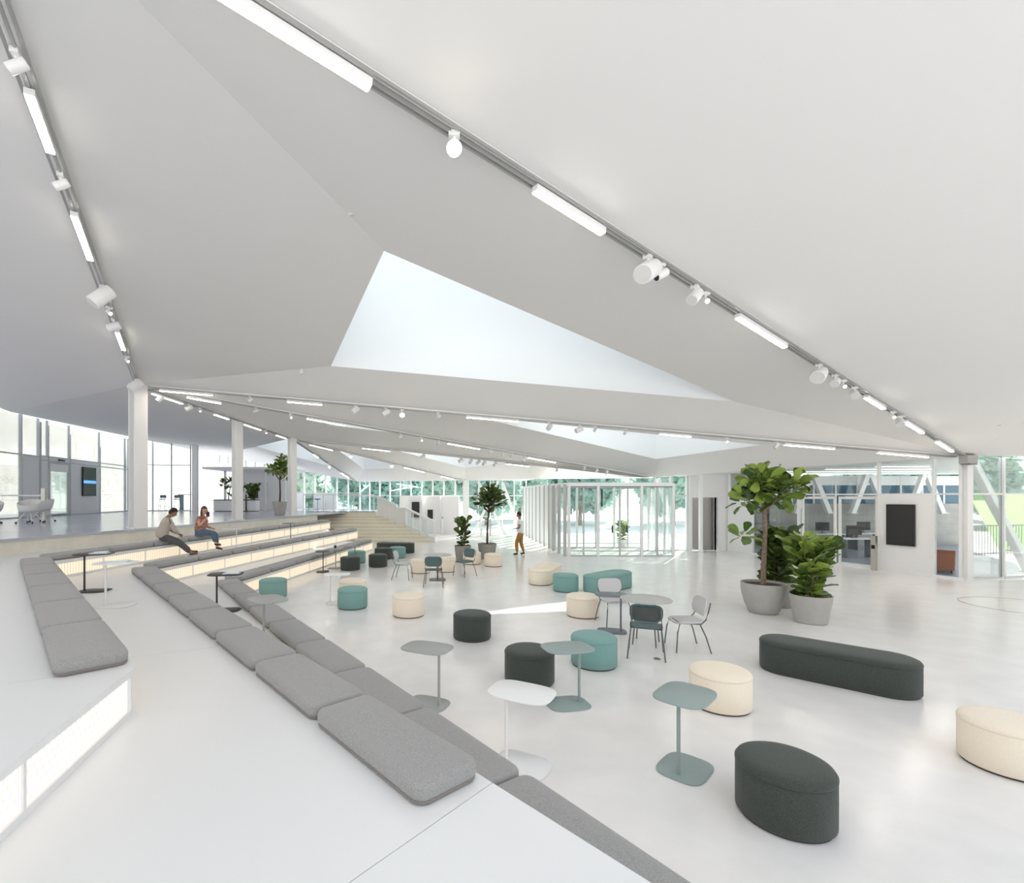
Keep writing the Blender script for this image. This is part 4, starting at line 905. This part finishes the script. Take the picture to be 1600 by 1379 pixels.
standard(t, .55, 2.12, (.03, 0), [(-.05, 0, 2.55, .42), (.22, .05, 2.62, .36), (.52, -.05, 2.52, .33), (-.28, .1, 2.28, .34), (-.22, -.15, 2.72, .32), (.15, -.2, 2.35, .33), (-.35, .15, 1.55, .2), (.62, .05, 2.68, .26), (.05, .1, 2.78, .3)], 200, .27, 'leaf', 11, tr=.05)
t = thing('potted_shrub', (7.22, 10.6, 0), 0, 'fiddle leaf fig shrub in a grey pot behind the tall fig tree', 'potted plant', 'potted fig plants')
pot(t, [(.24, 0), (.26, .01), (.30, .3), (.33, .56)], 'pot_dark'); shrub(t, .52, 1.25, .66, 150, .30, 'leaf_dark', 5, 6)
t = thing('potted_shrub', (6.93, 9.25, 0), .4, 'bright fiddle leaf fig shrub in the tapered grey pot before the tall fig tree', 'potted plant', 'potted fig plants')
pot(t, [(.25, 0), (.265, .01), (.31, .28), (.35, .53)], 'pot_grey'); shrub(t, .5, 1.22, .7, 160, .29, 'leaf', 8, 6)
t = thing('potted_shrub', (.56, 18.3, 0), 0, 'leafy fig shrub in a grey pot beside the far grey chair', 'potted plant', 'potted fig plants')
pot(t, [(.24, 0), (.25, .01), (.29, .3), (.32, .55)], 'pot_dark'); shrub(t, .52, 1.2, .45, 90, .24, 'leaf_dark', 15, 5)
t = thing('potted_tree', (1.52, 18.8, 0), 0, 'fig tree with thin dark trunk in a grey pot near the walking man', 'potted plant', 'potted fig plants')
pot(t, [(.26, 0), (.28, .01), (.33, .3), (.37, .58)], 'pot_dark'); standard(t, .55, 1.75, (.05, 0), [(.05, 0, 2.35, .42), (-.2, 0, 2.15, .33), (.35, 0, 2.1, .4), (.15, .1, 2.6, .3), (.3, -.1, 2.45, .3)], 130, .27, 'leaf_dark', 21, 'bark_dark', .04)
t = thing('potted_tree', (-8.45, 24.3, ZU), 0, 'round crowned fig tree in a tapered pot at the gallery edge', 'potted plant', 'potted fig plants')
pot(t, [(.22, 0), (.24, .01), (.30, .3), (.36, .66)], 'pot_grey'); standard(t, .6, 1.75, (.02, 0), [(0, 0, 2.3, .42), (-.35, 0, 2.2, .36), (.3, 0, 2.4, .36), (.15, 0, 2.7, .3), (.3, .1, 2.0, .28)], 150, .27, 'leaf', 31, 'bark_dark', .045)
t = thing('planter_tree', (-13.6, 30.0, ZU+.735), 0, 'small tree growing in the kiosk planter', 'plant'); standard(t, .05, .8, (.1, 0), [(.1, 0, 1.05, .42), (-.3, 0, .95, .3), (.35, 0, .75, .3)], 70, .25, 'leaf_dark', 41, 'bark_dark', .03)
t = thing('planter_bush', (-12.1, 30.0, ZU+.735), 0, 'dark bush growing in the kiosk planter', 'plant'); shrub(t, .05, 1.0, .8, 110, .27, 'leaf_dark', 45, 6)
t = thing('planter_bush', (-13.2, 29.95, ZU+.735), 0, 'low dark bush at the foot of the planter tree', 'plant'); shrub(t, .05, .35, .6, 40, .2, 'leaf_dark', 46, 5)
t = thing('outdoor_plant', (9.0, 25.0, -.21), 0, 'leafy plant outside the vestibule glass', 'plant'); pot(t, [(.2, 0), (.3, .4)], 'pot_grey'); shrub(t, .38, 1.0, .6, 60, .3, 'leaf', 52, 5)
# trees outside
CROWN = {}
def out_tree(x, y, h, R, seed, label):
    r = random.Random(seed); t = thing('tree', (x, y, -.21), 0, label, 'tree', 'trees outside the far facade')
    MB().tube([(0, 0, 0), (.1, 0, h*.5), (0, 0, h*.8)], [.18, .14, .08], 8).build('trunk', 'bark', t)
    m = MB(); cl = [(r.uniform(-.5, .5)*R, r.uniform(-.5, .5)*R, h*.5+r.uniform(-.5, .4)*R*1.2, R*r.uniform(.45, .7)) for _ in range(10)]
    for cx, cy, cz, cr in cl:
        for _ in range(420):
            d = Vector((r.gauss(0, 1), r.gauss(0, 1), r.gauss(0, 1))).normalized(); p = Vector((cx, cy, cz))+d*cr*r.uniform(.55, 1)
            u = Vector((r.gauss(0, 1), r.gauss(0, 1), r.gauss(0, 1))).normalized()*.34; v = d.cross(u).normalized()*.26 if d.cross(u).length > 0 else Vector((.1, 0, 0))
            m.add([p-u, p+v, p+u, p-v], [(0, 1, 2, 3)])
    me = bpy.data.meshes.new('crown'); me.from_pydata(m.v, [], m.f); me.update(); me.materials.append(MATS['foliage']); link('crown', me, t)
for i, (x, y, h, R) in enumerate(((-14, 47, 8, 3.1), (-5, 44, 8, 3.1), (3.5, 44, 8, 3.1), (12, 44, 8, 3.1), (20.5, 44, 8, 3.1), (-10, 54, 9, 3.3), (-1, 54, 9, 3.3), (8, 54, 9, 3.3), (16.5, 54, 9, 3.3), (26, 52, 9, 3.3), (47, 48, 10, 3.4), (56, 50, 10, 3.4), (65, 48, 10, 3.4), (51.5, 60, 11, 3.6), (61, 61, 11, 3.6))):
    out_tree(x, y, h, R, 60+i, 'broad green tree outside the facade')
# ================================================================== PEOPLE
def skin(name, V, E, R, m, parent, sub=2, flat=None):
    me = bpy.data.meshes.new(name); me.from_pydata([tuple(v) for v in V], E, []); me.update()
    o = bpy.data.objects.new(name, me); COL.objects.link(o)
    md = o.modifiers.new('skin', 'SKIN'); md.use_smooth_shade = True
    sv = me.skin_vertices[0].data
    for i, r in enumerate(R):
        sv[i].radius = (r, r) if not isinstance(r, tuple) else r
    sv[0].use_root = True
    s = o.modifiers.new('sub', 'SUBSURF'); s.levels = sub; s.render_levels = sub
    dg = bpy.context.evaluated_depsgraph_get(); ev = o.evaluated_get(dg); nm = bpy.data.meshes.new_from_object(ev)
    bpy.data.objects.remove(o); nm.polygons.foreach_set('use_smooth', [True]*len(nm.polygons)); nm.materials.clear(); nm.materials.append(MATS[m])
    return link(name, nm, parent)
def ellip(name, c, r, m, parent, rot=(0, 0, 0), n=16):
    k = MB(); R = []
    for i in range(1, n//2):
        a_ = PI*i/(n//2)-PI/2; R.append([(r[0]*math.cos(a_)*math.cos(2*PI*j/n), r[1]*math.cos(a_)*math.sin(2*PI*j/n), r[2]*math.sin(a_)) for j in range(n)])
    k.rings(R); return k.build(name, m, parent, smooth=80, loc=c, rot=rot)
def person(loc, rz, label, J, skinm, top, bottom, shoes, hair, long_hair=False, short_sleeve=False, look=(0, 0)):
    """J: joints in local metres, +x is where the person faces; y left"""
    t = thing('person', loc, rz, label, 'person')
    P = {k: Vector(v) for k, v in J.items()}
    ch = lerp(P['pelvis'], P['neck'], .62)
    V = [P['pelvis'], Vector(lerp(P['pelvis'], P['neck'], .35)), Vector(ch), P['neck'], P['head'],
         P['lsh'], P['lel'], P['lwr'], P['rsh'], P['rel'], P['rwr'], P['lhip'], P['lkn'], P['lan'], P['rhip'], P['rkn'], P['ran'], P['ltoe'], P['rtoe'],
         Vector(lerp(P['neck'], P['head'], .3))]
    E = [(0, 1), (1, 2), (2, 3), (3, 19), (19, 4), (2, 5), (5, 6), (6, 7), (2, 8), (8, 9), (9, 10), (0, 11), (11, 12), (12, 13), (0, 14), (14, 15), (15, 16), (13, 17), (16, 18)]
    R = [.07, .08, .10, .062, .085, .058, .042, .028, .058, .042, .028, .065, .05, .036, .065, .05, .036, .03, .03, .055]
    body = skin('body', V, E, R, skinm, t)
    # fingers on each hand, rooted in the palm
    for w, el, s in ((P['lwr'], P['lel'], 1), (P['rwr'], P['rel'], -1)):
        d = (w-el).normalized(); side = d.cross(Vector((0, 0, 1))); side = side.normalized() if side.length > .05 else Vector((0, 1, 0)); dn = side.cross(d).normalized()
        hv = [w-d*.01, w+d*.045, w+d*.085]; he = [(0, 1), (1, 2)]; hr_ = [(.026, .018), (.036, .017), (.036, .015)]
        for f, (off, ln) in enumerate(((-.028, .062), (-.010, .074), (.010, .07), (.027, .055))):
            k0 = len(hv); b = w+d*.085+side*off; hv += [b, b+d*ln*.5-dn*.006, b+d*ln*.9-dn*.022]; he += [(2, k0), (k0, k0+1), (k0+1, k0+2)]; hr_ += [.0095, .0088, .008]
        k0 = len(hv); b = w+d*.03+side*s*-.035; hv += [b, b+d*.035+side*s*-.02, b+d*.065+side*s*-.018-dn*.01]; he += [(1, k0), (k0, k0+1), (k0+1, k0+2)]; hr_ += [.012, .0105, .009]
        skin('hand', hv, he, hr_, skinm, body, 1)
    # head details
    h = P['head']; fwd = Vector((math.cos(look[0])*math.cos(look[1]), math.sin(look[0])*math.cos(look[1]), math.sin(look[1]))); rgt = fwd.cross(Vector((0, 0, 1))).normalized(); up = rgt.cross(fwd)
    rot = Matrix((fwd, -rgt, up)).transposed().to_euler()
    hd_ = ellip('head', h, (.095, .078, .118), skinm, body, rot)
    F = lambda f, r_, u: tuple(h+fwd*f+rgt*r_+up*u)
    ellip('nose', F(.098, 0, -.015), (.016, .012, .024), skinm, body, rot, 8); ellip('mouth', F(.085, 0, -.058), (.012, .026, .008), 'top_red', body, rot, 8)
    for s in (-1, 1): ellip('eye', F(.082, s*.032, .01), (.01, .014, .009), 'hair_black', body, rot, 8); ellip('ear', F(-.005, s*.08, -.008), (.018, .01, .03), skinm, body, rot, 8)
    hp = MB(); n = 18; RR = []
    for i in range(7):
        a_ = PI/2*(1-i/6.0)*1.0; 
        RR.append([(1.0*math.cos(a_)*math.cos(2*PI*j/n), math.cos(a_)*math.sin(2*PI*j/n), math.sin(a_)) for j in range(n)])
    RR = RR[:0]
    for i in range(8):
        el_ = 1.5-i*(1.5+.75)/7
        ring = []
        for j in range(n):
            q = 2*PI*j/n; e2 = max(el_, .42) if math.cos(q) > .25 else max(el_, -.55 if math.cos(q) < 0 else .1)
            ring.append((.108*math.cos(e2)*math.cos(q)-.006, .092*math.cos(e2)*math.sin(q), .130*math.sin(e2)+.01))
        RR.append(ring)
    hp.rings(RR).build('hair', hair, t, smooth=80, loc=h, rot=rot)
    if long_hair:
        lv = [h-fwd*.05+up*.05, h-fwd*.085-up*.05, h-fwd*.09-up*.17, h-fwd*.06-up*.28]; skin('hair_length', lv, [(0, 1), (1, 2), (2, 3)], [(.07, .07), (.075, .06), (.07, .045), (.035, .025)], hair, t, 2)
        for s in (-1, 1): skin('hair_lock', [h+rgt*s*.075+up*.03, h+rgt*s*.085-up*.08, h+rgt*s*.075+fwd*.02-up*.2], [(0, 1), (1, 2)], [.03, .032, .02], hair, t, 1)
    # clothes
    sl = .55 if short_sleeve else .97
    lE = Vector(lerp(P['lel'], P['lwr'], .9)) if not short_sleeve else None; rE = Vector(lerp(P['rel'], P['rwr'], .9)) if not short_sleeve else None
    V = [Vector(lerp(P['pelvis'], P['neck'], -.22)), Vector(lerp(P['pelvis'], P['neck'], .30)), Vector(ch), Vector(lerp(P['pelvis'], P['neck'], .98)), P['lsh'], P['rsh']]
    E = [(0, 1), (1, 2), (2, 3), (2, 4), (2, 5)]; R = [(.185, .175), (.165, .155), (.165, .145), .08, .08, .08]
    if short_sleeve: V += [Vector(lerp(P['lsh'], P['lel'], .55)), Vector(lerp(P['rsh'], P['rel'], .55))]; E += [(4, 6), (5, 7)]; R += [.062, .062]
    else: V += [P['lel'], lE, P['rel'], rE]; E += [(4, 6), (6, 7), (5, 8), (8, 9)]; R += [.058, .042, .058, .042]
    skin('top', V, E, R, top, t)
    V = [Vector(lerp(P['pelvis'], P['neck'], .12)), P['pelvis'], P['lhip'], P['lkn'], Vector(lerp(P['lkn'], P['lan'], .9)), P['rhip'], P['rkn'], Vector(lerp(P['rkn'], P['ran'], .9))]
    skin('trousers', V, [(0, 1), (1, 2), (2, 3), (3, 4), (1, 5), (5, 6), (6, 7)], [(.13, .125), (.15, .14), .11, .08, .06, .11, .08, .06], bottom, t)
    for an, to in ((P['lan'], P['ltoe']), (P['ran'], P['rtoe'])):
        d = (to-an); skin('shoe', [an-Vector((0, 0, .03))-d*.18, an+d*.35-Vector((0, 0, .02)), to], [(0, 1), (1, 2)], [(.042, .042), (.046, .044), (.035, .028)], shoes, t, 2)
    return t
# man walking left in front of the far facade
person((2.98, 19.85, 0), math.radians(165), 'person in white shirt and mustard trousers walking past the vestibule', dict(
    pelvis=(0, 0, .95), neck=(.03, 0, 1.47), head=(.07, 0, 1.645), lsh=(.03, .17, 1.40), lel=(.02, .22, 1.12), lwr=(.20, .17, 1.10), rsh=(.02, -.17, 1.40), rel=(-.02, -.23, 1.12), rwr=(.08, -.22, .90),
    lhip=(0, .09, .90), lkn=(.16, .10, .50), lan=(.13, .10, .085), rhip=(0, -.09, .90), rkn=(.0, -.10, .49), ran=(-.13, -.10, .10), ltoe=(.30, .12, .035), rtoe=(.03, -.11, .04)),
    'skin_dark', 'shirt_white', 'trouser_mustard', 'shoe_brown', 'hair_black', short_sleeve=True, look=(.1, -.15))
# man leaning forward on the highest tier
person((-7.55, 12.75, Z3+.13), math.radians(42), 'person in beige shirt and grey trousers leaning forward on the highest tier', dict(
    pelvis=(0, 0, .13), neck=(.14, 0, .60), head=(.27, -.02, .73), lsh=(.16, .17, .53), lel=(.25, .22, .27), lwr=(.40, .10, .16), rsh=(.16, -.17, .53), rel=(.26, -.20, .27), rwr=(.40, -.06, .16),
    lhip=(.02, .10, .11), lkn=(.43, .12, -.06), lan=(.74, .10, -.35), rhip=(.02, -.10, .11), rkn=(.41, -.14, -.10), ran=(.68, -.10, -.38), ltoe=(.92, .14, -.37), rtoe=(.86, -.12, -.41)),
    'skin_dark', 'shirt_beige', 'trouser_grey', 'shoe_brown', 'hair_black', look=(-.5, -.5))
# woman sitting upright further along
pw = person((-7.36, 14.35, Z3+.13), math.radians(-10), 'person in patterned red top and jeans sitting on the highest tier with a phone', dict(
    pelvis=(0, 0, .12), neck=(.06, .02, .58), head=(.13, .02, .745), lsh=(.05, .17, .51), lel=(.08, .23, .25), lwr=(.30, .12, .22), rsh=(.06, -.15, .51), rel=(.16, -.22, .30), rwr=(.26, -.10, .50),
    lhip=(.02, .10, .10), lkn=(.43, .12, .06), lan=(.47, .13, -.33), rhip=(.02, -.09, .11), rkn=(.44, -.04, .10), ran=(.50, .03, -.22), ltoe=(.67, .12, -.40), rtoe=(.69, .02, -.26)),
    'skin', 'top_red', 'jeans', 'shoe_brown', 'hair_brown', long_hair=True, short_sleeve=True, look=(-.5, -.1))
t = thing('phone', (-7.03, 14.2, Z3+.13+.58), math.radians(-20), 'dark phone in the hand of the seated woman', 'phone'); MB().box(-.005, .005, -.035, .035, -.01, .13).build('case', 'screen_bezel', t); MB().box(-.007, -.005, -.031, .031, -.004, .124).build('glass', 'screen_black', t)
for o in bpy.data.objects:
    if o.type == 'MESH' and o.parent is None and 'label' not in o: print('UNLABELLED', o.name)
